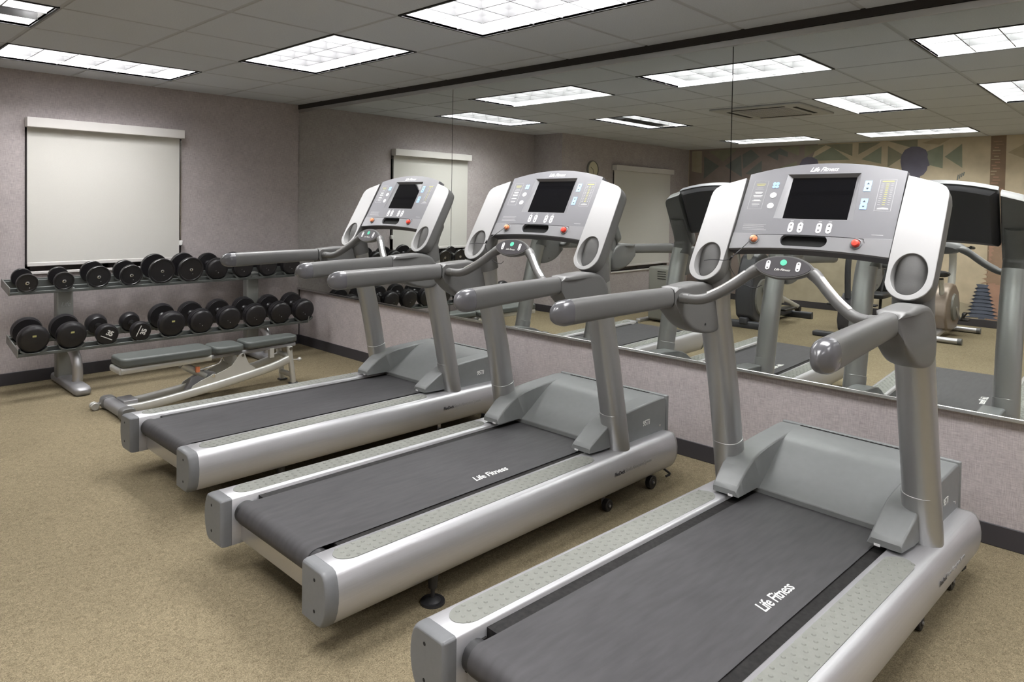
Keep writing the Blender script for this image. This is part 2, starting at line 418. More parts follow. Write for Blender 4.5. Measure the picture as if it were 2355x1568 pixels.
# air conditioning cassette
r = thing('air_conditioning_cassette', 'square grey air conditioning cassette in the ceiling, seen in the mirror', 'ceiling vent', (-3.15, -3.52, H))
bm = new(); box(bm, -.44, .44, -.44, .44, -.018, 0); obj('frame', bm, 'vent', r, bevel=.006)
bm = new(); box(bm, -.25, .25, -.25, .25, -.024, -.018)
for i in range(16): box(bm, -.24, .24, -.235 + i * .03, -.225 + i * .03, -.028, -.024)
obj('intake_grille', bm, 'vent', r)
for k in range(4):
    bm = new(); box(bm, -.26, .26, .31, .345, -.0205, -.017, mx=Matrix.Rotation(k * PI / 2, 4, 'Z')); obj('air_slot', bm, 'blackgap', r)

# wall clock
r = thing('wall_clock', 'round cream wall clock on the stepped wall beside the second window', 'clock', (-4.24, JY, 1.96))
bm = new(); lathe(bm, [(0, .125), (-.02, .125), (-.028, .118), (-.028, .112), (-.015, .112)], axis='y', n=40); obj('rim', bm, 'plastic2', r)
bm = new(); lathe(bm, [(-.014, .112), (-.017, .112)], axis='y', n=40); obj('face', bm, 'cream', r)
bm = new(); cyl(bm, (0, -.019, 0), (.05, -.019, .03), .003, 6); cyl(bm, (0, -.019, 0), (-.02, -.019, -.075), .0025, 6); obj('hands', bm, 'ink', r)

# ------------------------------------------------------------------ mural
MU = {'bg': (.56, .47, .34), 'olive': (.27, .26, .19), 'grn': (.27, .29, .22), 'slate': (.17, .18, .17), 'mauve': (.27, .22, .2), 'tan': (.42, .35, .24), 'head': (.16, .15, .2), 'bark': (.25, .17, .115),
      'bark2': (.33, .22, .15), 'pine': (.11, .125, .17), 'rose': (.42, .25, .18), 'pale': (.6, .52, .38), 'hill': (.42, .37, .27)}
keys = list(MU)
for k in keys: M['mural_' + k] = mat('mural ' + k, MU[k], .85, noise=(6, .1))
bm = new()
vsz = {}
def poly(pts, k, d=1):
    vs = [bm.verts.new((WX + .0004 + d * .0006, y, z)) for y, z in pts]; f = bm.faces.new(vs); f.material_index = keys.index(k)
poly([(-.51, .1), (-8.55, .1), (-8.55, H - .002), (-.51, H - .002)], 'bg', 0)
poly([(-.51, .1), (-1.7, .1), (-2.6, H - .002), (-.51, H - .002)], 'mauve', 1)
poly([(-1.7, .1), (-3.2, .1), (-3.3, 1.0), (-2.2, 1.5)], 'hill', 1)
poly([(-3.2, .1), (-8.5, .1), (-8.5, .28), (-4.5, .28), (-3.3, .6)], 'hill', 1)
T = [([(-.56, 2.39), (-.74, 2.39), (-.74, 2.02), (-.56, 2.06)], 'hill'), ([(-.78, 2.30), (-1.05, 2.13), (-.78, 1.93)], 'slate'), ([(-.86, 2.38), (-1.36, 2.40), (-1.12, 2.2)], 'olive'),
     ([(-1.15, 2.13), (-1.42, 2.3), (-1.44, 1.95)], 'slate'), ([(-1.44, 2.3), (-1.58, 2.38), (-1.72, 2.26), (-1.46, 2.08)], 'slate'), ([(-.9, 1.7), (-1.12, 2.05), (-1.5, 1.75)], 'mauve'),
     ([(-1.84, 2.28), (-2.04, 2.38), (-2.16, 2.31), (-2.16, 2.24), (-2.02, 2.29), (-2.01, 2.19)], 'slate'), ([(-1.5, 2.0), (-1.76, 2.2), (-1.76, 1.95)], 'slate'), ([(-2.03, 2.39), (-2.33, 2.40), (-2.33, 2.25)], 'olive'),
     ([(-2.41, 2.40), (-2.72, 2.40), (-2.41, 2.22)], 'olive'), ([(-1.8, 2.0), (-2.3, 2.17), (-2.3, 1.9)], 'olive'), ([(-2.45, 2.17), (-3.05, 2.17), (-2.8, 2.36)], 'grn'),
     ([(-2.7, 2.40), (-3.08, 2.40), (-3.08, 2.22)], 'olive'), ([(-3.16, 2.40), (-3.45, 2.40), (-3.16, 2.24)], 'olive'), ([(-3.2, 2.17), (-3.46, 2.34), (-3.46, 2.1)], 'grn'), ([(-3.54, 2.34), (-3.75, 2.2), (-3.54, 2.05)], 'olive'),
     ([(-3.55, 2.405), (-3.9, 2.41), (-3.9, 2.28)], 'olive'), ([(-3.95, 2.22), (-4.2, 2.33), (-4.2, 2.02), (-4.0, 2.08)], 'grn'), ([(-4.22, 2.17), (-4.41, 2.33), (-4.42, 2.02)], 'grn'), ([(-3.95, 2.36), (-4.1, 2.41), (-4.3, 2.41), (-4.15, 2.33)], 'tan'),
     ([(-4.9, 2.2), (-5.2, 2.38), (-5.2, 2.05)], 'tan')]
for p, k in T: poly(p, k, 2)
poly([(-2.3, 1.9), (-3.2, 2.0), (-3.6, 1.5), (-2.6, 1.2)], 'pale', 2)
def head(y, z, s, d):
    o = [(-.19, .0), (-.185, .08), (-.14, .16), (-.06, .20), (.03, .195), (.11, .15), (.135, .09), (.13, .05), (.15, -.02), (.16, -.06), (.135, -.07), (.13, -.12), (.09, -.18), (.05, -.2), (.05, -.3), (-.12, -.3), (-.12, -.2), (-.17, -.12)]
    poly([(y - a * s, z + b * s) for a, b in o], 'head', d)
head(-3.89, 2.12, 1.0, 3); head(-2.5, 2.06, .85, 3)
poly([(-3.6, 1.0), (-3.7, 1.7), (-3.85, 1.86), (-4.0, 1.84), (-4.1, 1.7), (-4.05, 1.0)], 'grn', 3)
poly([(-4.72, .1), (-4.88, .1), (-4.88, H - .003), (-4.72, H - .003)], 'bark', 2)
random.seed(3)
for q in range(60):
    z = .15 + q * .037; y = -4.725 - random.random() * .05; w = .04 + random.random() * .06
    poly([(y, z), (max(y - w, -4.878), z), (max(y - w, -4.878), z + .012), (y, z + .014)], random.choice(['bark2', 'rose', 'tan']), 3)
poly([(-4.735, .1), (-4.885, .1), (-4.885, 1.1), (-4.735, 1.1)], 'rose', 4)
def pine(y, z0, h, k, d, side=1):
    poly([(y + .035, z0), (y - .035, z0), (y - .012, z0 + h), (y + .012, z0 + h)], k, d)
    n = 9
    for q in range(n):
        t = q / n; z = z0 + .02 + h * t; w = (.2 - .13 * t)
        for sg in (1, -1):
            poly([(y, z), (y + sg * w, z - .015), (y + sg * w * .6, z + .012), (y + sg * w * .8, z + .045), (y, z + .05)], k, d + 1)
pine(-4.68, .1, .42, 'pine', 5); pine(-4.85, .55, .5, 'bark2', 5); pine(-5.3, .1, .7, 'pine', 5)
for q in range(4): poly([(-4.36 - q * .022, 1.86 + q * .02), (-4.375 - q * .022, 1.86 + q * .02), (-4.385 - q * .022, 1.93 + q * .012), (-4.372 - q * .022, 1.935 + q * .012)], 'slate', 3)
tag(obj('wall_mural', bm, ['mural_' + k for k in keys], smooth=False), 'beige printed wall mural with triangles, head silhouette and pine trees, seen in the mirror', 'mural')

# ------------------------------------------------------------------ treadmill (x forward to the mirror, y left, z up, origin at the rear)
TILT = -.0125
A0 = Vector((1.379, 0, 1.285)); U = Vector((.487, 0, .873)).normalized(); NN = Vector((-U.z, 0, U.x))
def cf(y, s, n=0): return A0 + Vector((0, y, 0)) + U * s + NN * n
def cmx(y, s, n=0): return frame_mx(cf(y, s, n), (0, -1, 0), U)
def prof_rail(k=0.):   # right side profile (y,z)
    return [(-.296, .118), (-.296, .2945), (-.302, .3005), (-.415, .299), (-.428, .293), (-.438, .277), (-.445, .254), (-.449, .228), (-.449, .2), (-.443, .168), (-.433, .143), (-.42, .124), (-.402, .116)]
def make_treadmill(label, extra):
    R = thing('treadmill', label, 'treadmill', group='treadmills facing the mirror')
    for sg in (-1, 1):
        def Y(p): return -p * sg   # profile y is negative -> mirror for the left
        P = [(-a * sg * -1 if False else (a if sg < 0 else -a), b) for a, b in prof_rail()]
        bm = new(); rings = []
        for x in (0.008, .5, 1.0, 1.5, 2.018):
            rings.append([Vector((x, a, b + TILT * x)) for a, b in P])
        quad_grid(bm, rings)
        rail = obj('side_rail', bm, 'rail', R, sharp=50)
        # rear end cap: softly rounded block
        def capring(x, ins, dz=0): 
            cy, cz = (-.372 if sg < 0 else .372), .208
            return [Vector((x, cy + (a - cy) * (1 - ins), cz + (b - cz) * (1 - ins * .8) + TILT * x)) for a, b in P]
        bm = new(); quad_grid(bm, [capring(.0085, -.006), capring(-.018, -.002), capring(-.030, .03), capring(-.036, .1)])
        cap = obj('end_cap', bm, 'cap', R, bevel=.002)
        for zz in (.262, .163):
            bm = new(); cyl(bm, (-.0364, sg * .378, zz), (-.0352, sg * .378, zz), .0055, 12); obj('screw', bm, 'blackgap', cap)
        bm = new(); quad_grid(bm, [capring(2.0185, -.004), capring(2.032, .02), capring(2.04, .08)])
        obj('front_cap', bm, 'post', R)
        # foot pad with raised dots
        bm = new(); c = .361
        def F(a, b, n): return Vector((a, sg * b, .2993 + TILT * a + n))
        o = []
        for q in range(20):
            t = -PI / 2 + PI * (q + .5) / 20; o.append((1.34 + math.cos(t) * .06, c + math.sin(t) * .046))
        for q in range(20):
            t = PI / 2 + PI * (q + .5) / 20; o.append((.105 + math.cos(t) * .06, c + math.sin(t) * .046))
        plate(bm, o, fn=F, n0=-.002, n1=.0022)
        q = 0; x = .075
        while x < 1.375:
            for r_ in range(3):
                yy = c + (r_ - 1) * .029 + (.006 if q % 2 else -.006); xx = x + r_ * .004
                t = new(); bmesh.ops.create_cone(t, cap_ends=True, segments=8, radius1=.0074, radius2=.0046, depth=.003)
                merge(bm, t, Matrix.Translation(F(xx, yy, .0032)))
            x += .0315; q += 1
        obj('foot_pad', bm, 'pad', rail)
        if sg < 0:
            mx = frame_mx((1.47, -.4502, .222 + TILT * 1.47), (1, 0, TILT), (0, -.0, 1))
            text('rail_lettering', 'FlexDeck Shock Absorption System', .026, mx, 'faint', rail, align='LEFT', xs=.9)
            text('rail_lettering', 'FlexDeck', .026, Matrix.Translation((0, -.0006, 0)) @ mx, 'under', rail, align='LEFT', xs=.9, bold=.0004)
    # deck strips + running belt + roller
    bm = new(); rings = []
    for x in (.115, 1.62): rings.append([Vector((x, y, z + TILT * x)) for y, z in ((-.2955, .2), (.2955, .2), (.2955, .2845), (-.2955, .2845))])
    quad_grid(bm, rings); obj('deck', bm, 'deck', R)
    bm = new(); W = .251; r = .044; cx, cz = .050, .2445
    path = [(1.62, cz - r + .005), (.9, cz - r + .003), (cx + .02, cz - r)]
    path += [(cx - math.sin(PI * q / 12) * r, cz - math.cos(PI * q / 12) * r) for q in range(13)]
    path += [(.12, cz + r - .001), (.6, cz + r), (1.1, cz + r), (1.62, cz + r)]
    rings = [[Vector((x, y, z + TILT * x)) for y in (-W, -W + .004, -.12, 0, .12, W - .004, W)] for x, z in path]
    quad_grid(bm, rings, closed=False)
    belt = obj('running_belt', bm, 'belt', R, sharp=60)
    if extra.get('logo'):
        x0, xs = extra['logo']; z = cz + r + .0006
        mx = frame_mx((x0, -.172, z + TILT * x0), (1, 0, TILT), (0, 1, 0))
        text('belt_logo', 'Life Fitness', .058, mx, 'lettering', belt, shear=.35, xs=xs, bold=.0004)
    bm = new(); cyl(bm, (cx, -.275, cz), (cx, .275, cz), r - .002, 28)
    cyl(bm, (cx, -.296, cz), (cx, -.27, cz), .018, 16); cyl(bm, (cx, .27, cz), (cx, .296, cz), .018, 16)
    obj('rear_roller', bm, 'black', R)
    for sg in (-1, 1):
        bm = new(); box(bm, .035, .11, sg * .290 - .004, sg * .290 + .004, .195, .262); cyl(bm, (.05, sg * .284, .243), (.05, sg * .29, .243), .012, 12)
        obj('roller_bracket', bm, 'deck', R, bevel=.002)
    bm = new(); box(bm, .045, .095, -.298, .298, .126, .19, bev=.003); box(bm, .075, 1.9, -.3, -.27, .12, .17); box(bm, .075, 1.9, .27, .3, .12, .17)
    obj('crossbar', bm, 'silver', R)
    bm = new(); box(bm, 1.55, 1.98, -.28, .28, .085, .24); obj('motor_pan', bm, 'black', R)
    for x, y in ((.443, -.382), (.443, .382), ):
        bm = new(); cyl(bm, (x, y, 0), (x, y, .008), .046, 24, .044); cyl(bm, (x, y, .008), (x, y, .02), .03, 20, .012); cyl(bm, (x, y, .02), (x, y, .12), .008, 10); cyl(bm, (x, y, .055), (x, y, .12), .016, 12, .022)
        obj('levelling_foot', bm, 'black', R)
    for x, w in ((1.52, .028), (1.9, .034)):
        for sg in (-1, 1):
            bm = new(); cyl(bm, (x, sg * .375 - .014, w), (x, sg * .375 + .014, w), w, 22); cyl(bm, (x, sg * .375 - .016, w), (x, sg * .375 + .016, w), w * .45, 14)
            wh = obj('wheel', bm, 'rubber', R, bevel=.003)
            bm = new(); box(bm, x - .012, x + .012, sg * .352 - .003, sg * .352 + .003, w, .13); cyl(bm, (x, sg * .395, w), (x, sg * .35, w), .006, 10); obj('wheel_bracket', bm, 'silver', wh)
    bm = new(); tube(bm, smooth_path([(1.98, -.37, .1), (2.03, -.385, .06), (2.06, -.39, .035), (2.03, -.385, .03)], 4), .006, 8); obj('power_plug_hook', bm, 'black', R)

    # motor hood: body + two foot wedges
    ZT = [(1.40, .322), (1.42, .333), (1.445, .349), (1.48, .374), (1.52, .396), (1.56, .411), (1.61, .423), (1.654, .430), (1.75, .437), (1.833, .441), (2.01, .4475), (2.06, .4475)]
    def zf(x):   # top of the wedges
        for (a, b), (c, d) in zip(ZT, ZT[1:]):
            if x <= c: return b + (d - b) * max(0, x - a) / (c - a)
        return .4475
    bm = new()
    top = [(1.578, .290), (1.60, .2985), (1.66, .330), (1.72, .366), (1.78, .400), (1.83, .425), (1.86, .436), (1.90, .4425), (1.97, .4465), (2.025, .448), (2.042, .444), (2.05, .434)]
    outl = [Vector((x, 0, z)) for x, z in top] + [Vector((2.062, 0, .262)), Vector((1.578, 0, .266))]
    quad_grid(bm, [[v + Vector((0, y, 0)) for v in outl] for y in (-.30, -.15, 0, .15, .30)])
    hood = obj('motor_hood', bm, 'hood', R, bevel=.004, seg=3, sharp=30)
    for sg in (-1, 1):
        bm = new(); rings = []
        xs = [1.404, 1.409, 1.42, 1.45, 1.5, 1.56, 1.62, 1.68, 1.75, 1.82, 1.88, 1.94, 2.0, 2.035, 2.046]
        for x in xs:
            zt = zf(x); 
            if x < 1.42: zt -= (.008 if x < 1.406 else .002)
            if x > 2.03: zt -= (.003 if x < 2.04 else .012)
            zb = .2935 + TILT * x + .018 if x < 1.6 else .262
            t = min(1, max(0, (x - 1.42) / .43)); yi_b = .240 - 0 * t; yi_t = .250 + .012 * t
            if x > 1.86: yi_b = yi_t = .262
            yo = .352 + .012 * min(1, (x - 1.40) / .1)
            e = .006
            rings.append([Vector((x, sg * yi_b, zb)), Vector((x, sg * yi_t, zt - e)), Vector((x, sg * (yi_t + e), zt)), Vector((x, sg * (yo - e), zt)), Vector((x, sg * yo, zt - e)), Vector((x, sg * yo, zb))])
        quad_grid(bm, rings)
        w = obj('hood_wedge', bm, 'hood', hood, bevel=.0025, sharp=28)
        bm = new(); box(bm, 1.4025, 1.4045, sg * .265, sg * .285, .292, .300) ; obj('reflector', bm, 'key', hood)
        mx = frame_mx((1.86, sg * .3655, .345), (-sg, 0, 0), (0, 0, 1))
        text('model_badge', '95Ti', .038, mx, 'lettering', hood, bold=.0006, shear=.1)
    bm = new(); box(bm, 2.030, 2.036, -.27, .27, .4455, .4492)
    for q in range(27): box(bm, 2.0265, 2.0395, -.26 + q * .02, -.252 + q * .02, .4455, .4495)
    obj('vent_slots', bm, 'blackgap', hood)
    bm = new(); box(bm, 2.052, 2.075, -.366, .366, .25, .448, bev=.006); obj('front_cover', bm, 'hood', hood)
    bm = new(); cyl(bm, (1.99, -.3635, .305), (1.99, -.3665, .305), .006, 12); obj('hood_screw', bm, 'chrome', hood)

    # uprights
    for sg in (-1, 1):
        pts = [(1.612, .362, .272), (1.598, .362, .34), (1.535, .358, .64), (1.475, .358, .88), (1.435, .360, 1.03), (1.412, .362, 1.14)]
        if sg > 0: pts = [(a, b + .024 * min(1, (1.2 - c) / .2), c) for a, b, c in pts]
        pts = [(a, sg * b, c) for a, b, c in pts]
        bm = new(); tube(bm, smooth_path(pts, 4), (.060, .056), 28, 2.4, up=(1, 0, 0))
        up = obj('upright', bm, 'post', R, sharp=60)
        if True:
            so_ = .024 if sg > 0 else 0
            bm = new(); tube(bm, [(1.590, sg * .3585 + so_, .385), (1.5765, sg * .3583 + so_, .445), (1.572, sg * .3582 + so_, .465)], (.0612, .0572), 28, 2.4, up=(1, 0, 0)); obj('sleeve', bm, 'post', up, bevel=.002, sharp=50)
            bm = new(); cyl(bm, (1.585, sg * .303 + so_, .452), (1.585, sg * .3005 + so_, .452), .006, 12); obj('sleeve_screw', bm, 'blackgap', up)
        # neck that carries the console
        bm = new(); tube(bm, smooth_path([(1.415, sg * .362, 1.10), (1.404, sg * .364, 1.15), (1.402, sg * .366, 1.2), (1.42, sg * .367, 1.26), (1.45, sg * .368, 1.32), (1.475, sg * .368, 1.37)], 4), [(.061, .058)] * 8 + [(.058, .052)] * 9 + [(.055, .04)] * 4, 24, 2.6, up=(1, 0, 0))
        obj('neck', bm, 'grip', R, sharp=60)
        # handrail + bracket
        bm = new(); rp = smooth_path([(1.10, sg * .386, 1.1035), (.95, sg * .396, 1.101), (.75, sg * .409, 1.097), (.572, sg * .421, 1.092)], 4)
        n = len(rp); tube(bm, rp, [(.0275 + .003 * q / n, .0375 + .005 * q / n) for q in range(n)], 24, 2.9)
        hr = obj('handrail', bm, 'grip', R, sharp=70)
        bm = new(); pts, rad = [], []
        for q in range(9):
            t = q / 8; x = .572 - .082 * t; k = math.sqrt(max(0.0, 1 - max(0, (t - .25) / .75) ** 2)) if t < 1 else .12
            pts.append((x, sg * (.421 + .004 * t), 1.092 - .002 * t)); rad.append((.0308 * max(k, .12), .0428 * max(k, .12)))
        tube(bm, pts, rad, 24, 2.6); obj('rail_tip', bm, 'tip', hr, sharp=80)
        bm = new(); tube(bm, [(1.099, sg * .386, 1.1035), (1.1045, sg * .386, 1.1035)], (.0272, .037), 24, 2.9); obj('rail_joint', bm, 'blackgap', hr)
        o = [(1.104, 1.141), (1.16, 1.147), (1.24, 1.152), (1.30, 1.152), (1.355, 1.142), (1.40, 1.115), (1.43, 1.06), (1.435, 1.0), (1.43, .965), (1.405, .945), (1.36, .94), (1.31, .945), (1.25, .958), (1.195, .98), (1.15, 1.01), (1.12, 1.04), (1.104, 1.066)]
        def sm(o, k=1):
            for _ in range(k): o = [p for i in range(len(o)) for p in ((o[i][0] * .75 + o[(i + 1) % len(o)][0] * .25, o[i][1] * .75 + o[(i + 1) % len(o)][1] * .25), (o[i][0] * .25 + o[(i + 1) % len(o)][0] * .75, o[i][1] * .25 + o[(i + 1) % len(o)][1] * .75))]
            return o
        bm = new(); rings = []; o = sm(o); c = (1.27, 1.05)
        for yy, k in ((.3455, .78), (.3455, .86), (.3465, .92), (.350, .965), (.357, .99), (.366, 1.0), (.405, 1.0), (.415, .985), (.422, .955), (.4265, .90), (.4275, .8)):
            rr = []
            for a, b in o:
                f = min(1, max(0, (a - 1.104) / .05)); kk = 1 - (1 - k) * f
                y_ = yy + (.006 if yy > .38 else -.002) * f
                rr.append(Vector((c[0] + (a - c[0]) * (kk if a > 1.12 else 1), sg * (y_ if f > 0 else min(max(yy, .359), .4125)), c[1] + (b - c[1]) * kk)))
            rings.append(rr)
        quad_grid(bm, rings); br = obj('handrail_bracket', bm, 'grip', R, sharp=70)
        for a, b in ((1.128, 1.115), (1.30, .985)):
            bm = new(); cyl(bm, (a, sg * .348, b), (a, sg * .3425, b), .005, 10); obj('bracket_screw', bm, 'blackgap', br)
    # front handlebar with control pod
    half = [(1.135, .352, 1.103), (1.142, .315, 1.101), (1.152, .285, 1.102), (1.166, .25, 1.113), (1.187, .205, 1.141), (1.208, .165, 1.172), (1.226, .13, 1.203), (1.240, .1, 1.224), (1.252, .06, 1.232)]
    pts = smooth_path(half + [(1.254, 0, 1.233)] + [(a, -b, c) for a, b, c in reversed(half)], 3)
    rad = []
    for p in pts: rad.append(.0192 + (.004 * max(0, 1 - abs(abs(p.y) - .105) / .03)) - .008 * max(0, min(1, (.09 - abs(p.y)) / .04)))
    bm = new(); tube(bm, pts, rad, 18, up=(1, 0, 0)); hb = obj('handlebar', bm, 'grip', R, sharp=80)
    for sg in (-1, 1):
        bm = new(); cyl(bm, (1.134, sg * .356, 1.103), (1.141, sg * .318, 1.101), .0205, 20); obj('bar_collar', bm, 'grip', hb, bevel=.003)
        bm = new(); seg_ = [Vector((a, sg * b, c)) for a, b, c in half[3:7]]; sp = smooth_path(seg_, 4)
        rr = []
        for i, q in enumerate(sp):
            d = (sp[min(i + 1, len(sp) - 1)] - sp[max(i - 1, 0)]).normalized(); s = Vector((-1, 0, 0)); s = (s - d * s.dot(d)).normalized(); u = d.cross(s)
            if u.z < 0: u = -u
            n_ = (u * .9 + s * .43).normalized(); t_ = d.cross(n_).normalized()
            rr.append([q + n_ * .0178 - t_ * .0085, q + n_ * .0208 - t_ * .0062, q + n_ * .0208 + t_ * .0062, q + n_ * .0178 + t_ * .0085])
        quad_grid(bm, rr); obj('sensor_strip', bm, 'sensor', hb)
    # pod: tilted lens-shaped block
    pu = Vector((.45, 0, .893)).normalized(); pn = Vector((-pu.z, 0, pu.x)); pc = Vector((1.232, 0, 1.238))
    def pf(a, b, n): return pc + Vector((0, -a, 0)) + pu * b + pn * n
    def lens(w, h, n, k=44):
        o = []
        for q in range(k):
            t = 2 * PI * q / k; c, s = math.cos(t), math.sin(t)
            o.append(pf(math.copysign(abs(c) ** 1.0, c) * w, math.copysign(abs(s) ** 1.35, s) * h, n))
        return o
    bm = new(); quad_grid(bm, [lens(.07, .022, -.038), lens(.098, .037, -.022), lens(.108, .044, -.006), lens(.109, .0445, .004), lens(.106, .0425, .009)])
    pod = obj('control_pod', bm, 'grip', hb, sharp=40)
    bm = new(); quad_grid(bm, [lens(.0995, .038, .0085), lens(.0995, .038, .0105)]); obj('pod_face', bm, 'podface', hb)
    def pm(a, b): return frame_mx(pf(a, b, .0107), (0, -1, 0), pu)
    def pk(pts, m, name, hole=()): bm = new(); plate(bm, pts, hole, fn=pf, n0=.0102, n1=.0116); return obj(name, bm, m, hb, smooth=False)
    for s in (-1, 1):
        pk(stadium(s * .0545, .003, .0078, .018, 6), 'key', 'speed_key')
        for t in (-1, 1):
            bm = new(); plate(bm, [(s * .0545 - .0036, .003 + t * .0085), (s * .0545 + .0036, .003 + t * .0085), (s * .0545, .003 + t * .0143)], fn=pf, n0=.0116, n1=.0121); obj('arrow_mark', bm, 'ink', hb, smooth=False)
    pk(ellipse(0, .0155, .0118, .0115, 24), 'green', 'start_key')
    text('pod_logo', 'Life Fitness', .0125, pm(0, -.012), 'lettering', hb, shear=.4, xs=1.15)

    # console
    def CF(a, b, n): return cf(-a, b, n)   # a = to the right
    arc = [(-.294 + .588 * q / 24, .344 + .044 * (1 - ((q - 12) / 12) ** 2)) for q in range(25)]
    bot = [(.294 - .588 * q / 16, .0 + .015 * (1 - ((q - 8) / 8) ** 2)) for q in range(17)]
    outline = arc + bot
    fr = [(-.135, .340), (.139, .340), (.149, .143), (-.146, .143)]
    slot = stadium(-.0095, .05, .087, .0235, 8)
    bm = new(); plate(bm, outline, [fr, slot], fn=CF, n0=-.012, n1=0)
    con = obj('console_face', bm, 'console', R, bevel=.0012)
    # shell behind the face
    bm = new(); back = []
    def ring(n, ins, db=0): return [CF(a * (1 - ins), (b + db * (1 if b < .1 else 0)) if b < .1 else .19 + (b - .19) * (1 - ins), n) for a, b in outline]
    quad_grid(bm, [ring(-.0125, 0), ring(-.03, .0), ring(-.05, .03), ring(-.075, .12, .03)], cap0=False)
    sh = obj('console_shell', bm, ['under'], R, bevel=.002)
    # lighter top rim of the shell
    bm = new(); quad_grid(bm, [[CF(a * 1.001, b + .0012, -.0125) for a, b in arc] + [CF(a, b - .012, -.0125) for a, b in reversed(arc)], [CF(a * 1.001, b + .0016, -.045) for a, b in arc] + [CF(a, b - .02, -.045) for a, b in reversed(arc)]])
    obj('shell_rim', bm, 'console', R)
    # recessed screen
    bm = new(); q0 = [CF(a, b, -.0005) for a, b in fr]; q1 = [CF(a, b, -.015) for a, b in ((-.117, .331), (.122, .331), (.122, .1465), (-.117, .1465))]
    quad_grid(bm, [q0, q1], cap0=False, cap1=False); obj('screen_surround', bm, 'frameg', con, smooth=False)
    bm = new(); plate(bm, [(-.122, .336), (.127, .336), (.127, .142), (-.122, .142)], fn=CF, n0=-.02, n1=-.0145); obj('display_screen', bm, 'screen', con, smooth=False)
    bm = new(); plate(bm, stadium(-.0095, .05, .095, .032, 8), fn=CF, n0=-.0122, n1=-.0118); obj('accessory_slot', bm, 'blackgap', con, smooth=False)
    # lower strip plate with raised band
    bm = new(); plate(bm, [(-.2935, .0005), (-.2935, .0715), (.2935, .0715), (.2935, .0005)] + [(a * .998, b + .0005) for a, b in bot[1:-1]], [slot], fn=CF, n0=.0002, n1=.0022); obj('stop_strip', bm, 'strip', con, bevel=.0008)
    bm = new(); tube(bm, smooth_path([CF(-.215, .052, .002), CF(-.21, .064, .002), CF(-.195, .069, .002), CF(0, .0735, .002), CF(.18, .069, .002), CF(.2, .063, .002), CF(.206, .052, .002)], 6), .0013, 6); obj('strip_groove', bm, 'under', con)
    for a, m_, nm in ((-.199, 'orange', 'clip_button'), (.179, 'red', 'stop_button')):
        bm = new(); o = cf(-a, .047, .002); mx = frame_mx(o, (0, -1, 0), U)
        t = new(); lathe(t, [(0, .021), (.002, .021), (.003, .018), (.0005, .0175)], axis='z', n=28); merge(bm, t, mx); rim = obj('button_rim', bm, 'cap', con)
        bm = new(); t = new(); lathe(t, [(0, .0135), (.008, .0135), (.013, .0115), (.0145, .007), (.0148, .001)], axis='z', n=24); merge(bm, t, mx); obj(nm, bm, m_, con)
    def ck(pts, m, name, n=.0012, hole=(), base=0.): bm = new(); plate(bm, pts, hole, fn=CF, n0=base, n1=base + n); return obj(name, bm, m, con, smooth=False)
    def tri(a, b, w, h, base, m='ink'): ck([(a - w, b), (a + w, b), (a, b + h)] if h > 0 else [(a + w, b), (a - w, b), (a, b + h)], m, 'arrow_mark', .0005, base=base)
    for a in (-.069, -.033, .0365, .0725):
        ck(stadium(a, .1055, .0098, .0215, 6), 'key', 'level_key'); tri(a, .1125, .0045, .0075, .0012); tri(a, .0985, .0045, -.0075, .0012)
        ck([(a - .006, .1315), (a + .006, .1315), (a + .006, .1345), (a - .006, .1345)], 'faint', 'key_caption', .0005)
    for b in (.284, .2095):
        ck([(.161, b - .0225), (.185, b - .0225), (.185, b - .004), (.1835, b), (.185, b + .004), (.185, b + .0225), (.161, b + .0225), (.161, b + .004), (.1625, b), (.161, b - .004)], 'blue', 'incline_key'); tri(.173, b + .0075, .005, .008, .0012); tri(.173, b - .0075, .005, -.008, .0012)
    for q, (da, db) in enumerate(((-.0065, .007), (.0065, .007), (-.0065, -.007), (.0065, -.007))):
        ck(stadium(-.173 + da, .291 + db, .0072, .0072, 3), 'blue', 'arrow_key')
    for b in (.2455, .1975): ck(ellipse(-.1725, b, .0135, .0125, 22), 'key', 'round_key')
    def frame_line(x0, x1, y0, y1, nm): ck(stadium((x0 + x1) / 2, (y0 + y1) / 2, (x1 - x0) / 2, (y1 - y0) / 2, 2) if False else [(x0, y0), (x1, y0), (x1, y1), (x0, y1)], 'faint', nm, .0005, hole=[[(x0 + .0014, y0 + .0014), (x1 - .0014, y0 + .0014), (x1 - .0014, y1 - .0014), (x0 + .0014, y1 - .0014)]])
    frame_line(-.266, -.2065, .181, .312, 'program_box'); frame_line(.211, .266, .181, .311, 'chart_box')
    for q, (b, m_) in enumerate(((.297, 'yellow'), (.290, 'yellow'), (.279, 'faint'), (.272, 'faint'), (.259, 'lettering'), (.2535, 'lettering'), (.243, 'lettering'), (.238, 'lettering'), (.223, 'lettering'), (.219, 'lettering'), (.204, 'lettering'), (.196, 'faint'))):
        w = .019 - (q % 3) * .003; ck([(-.236 - w, b - .0012), (-.236 + w, b - .0012), (-.236 + w, b + .0012), (-.236 - w, b + .0012)], m_, 'print_line', .0005)
    bm = new()
    for q in range(11):
        b = .292 - q * .0085
        for a, w in ((.222, .004), (.238, .0045), (.254, .004)): plate(bm, [(a - w, b - .001), (a + w, b - .001), (a + w, b + .0014), (a - w, b + .0014)], fn=CF, n0=0, n1=.0005, mi=1 if abs(a - .238) < .001 else 0)
    plate(bm, [(.2195, .301), (.2575, .301), (.2575, .305), (.2195, .305)], fn=CF, n0=0, n1=.0005, mi=1)
    plate(bm, [(.2185, .188), (.2585, .188), (.256, .194), (.238, .1965), (.221, .194)], fn=CF, n0=0, n1=.0005); obj('chart_print', bm, ['faint', 'yellow'], con, smooth=False)
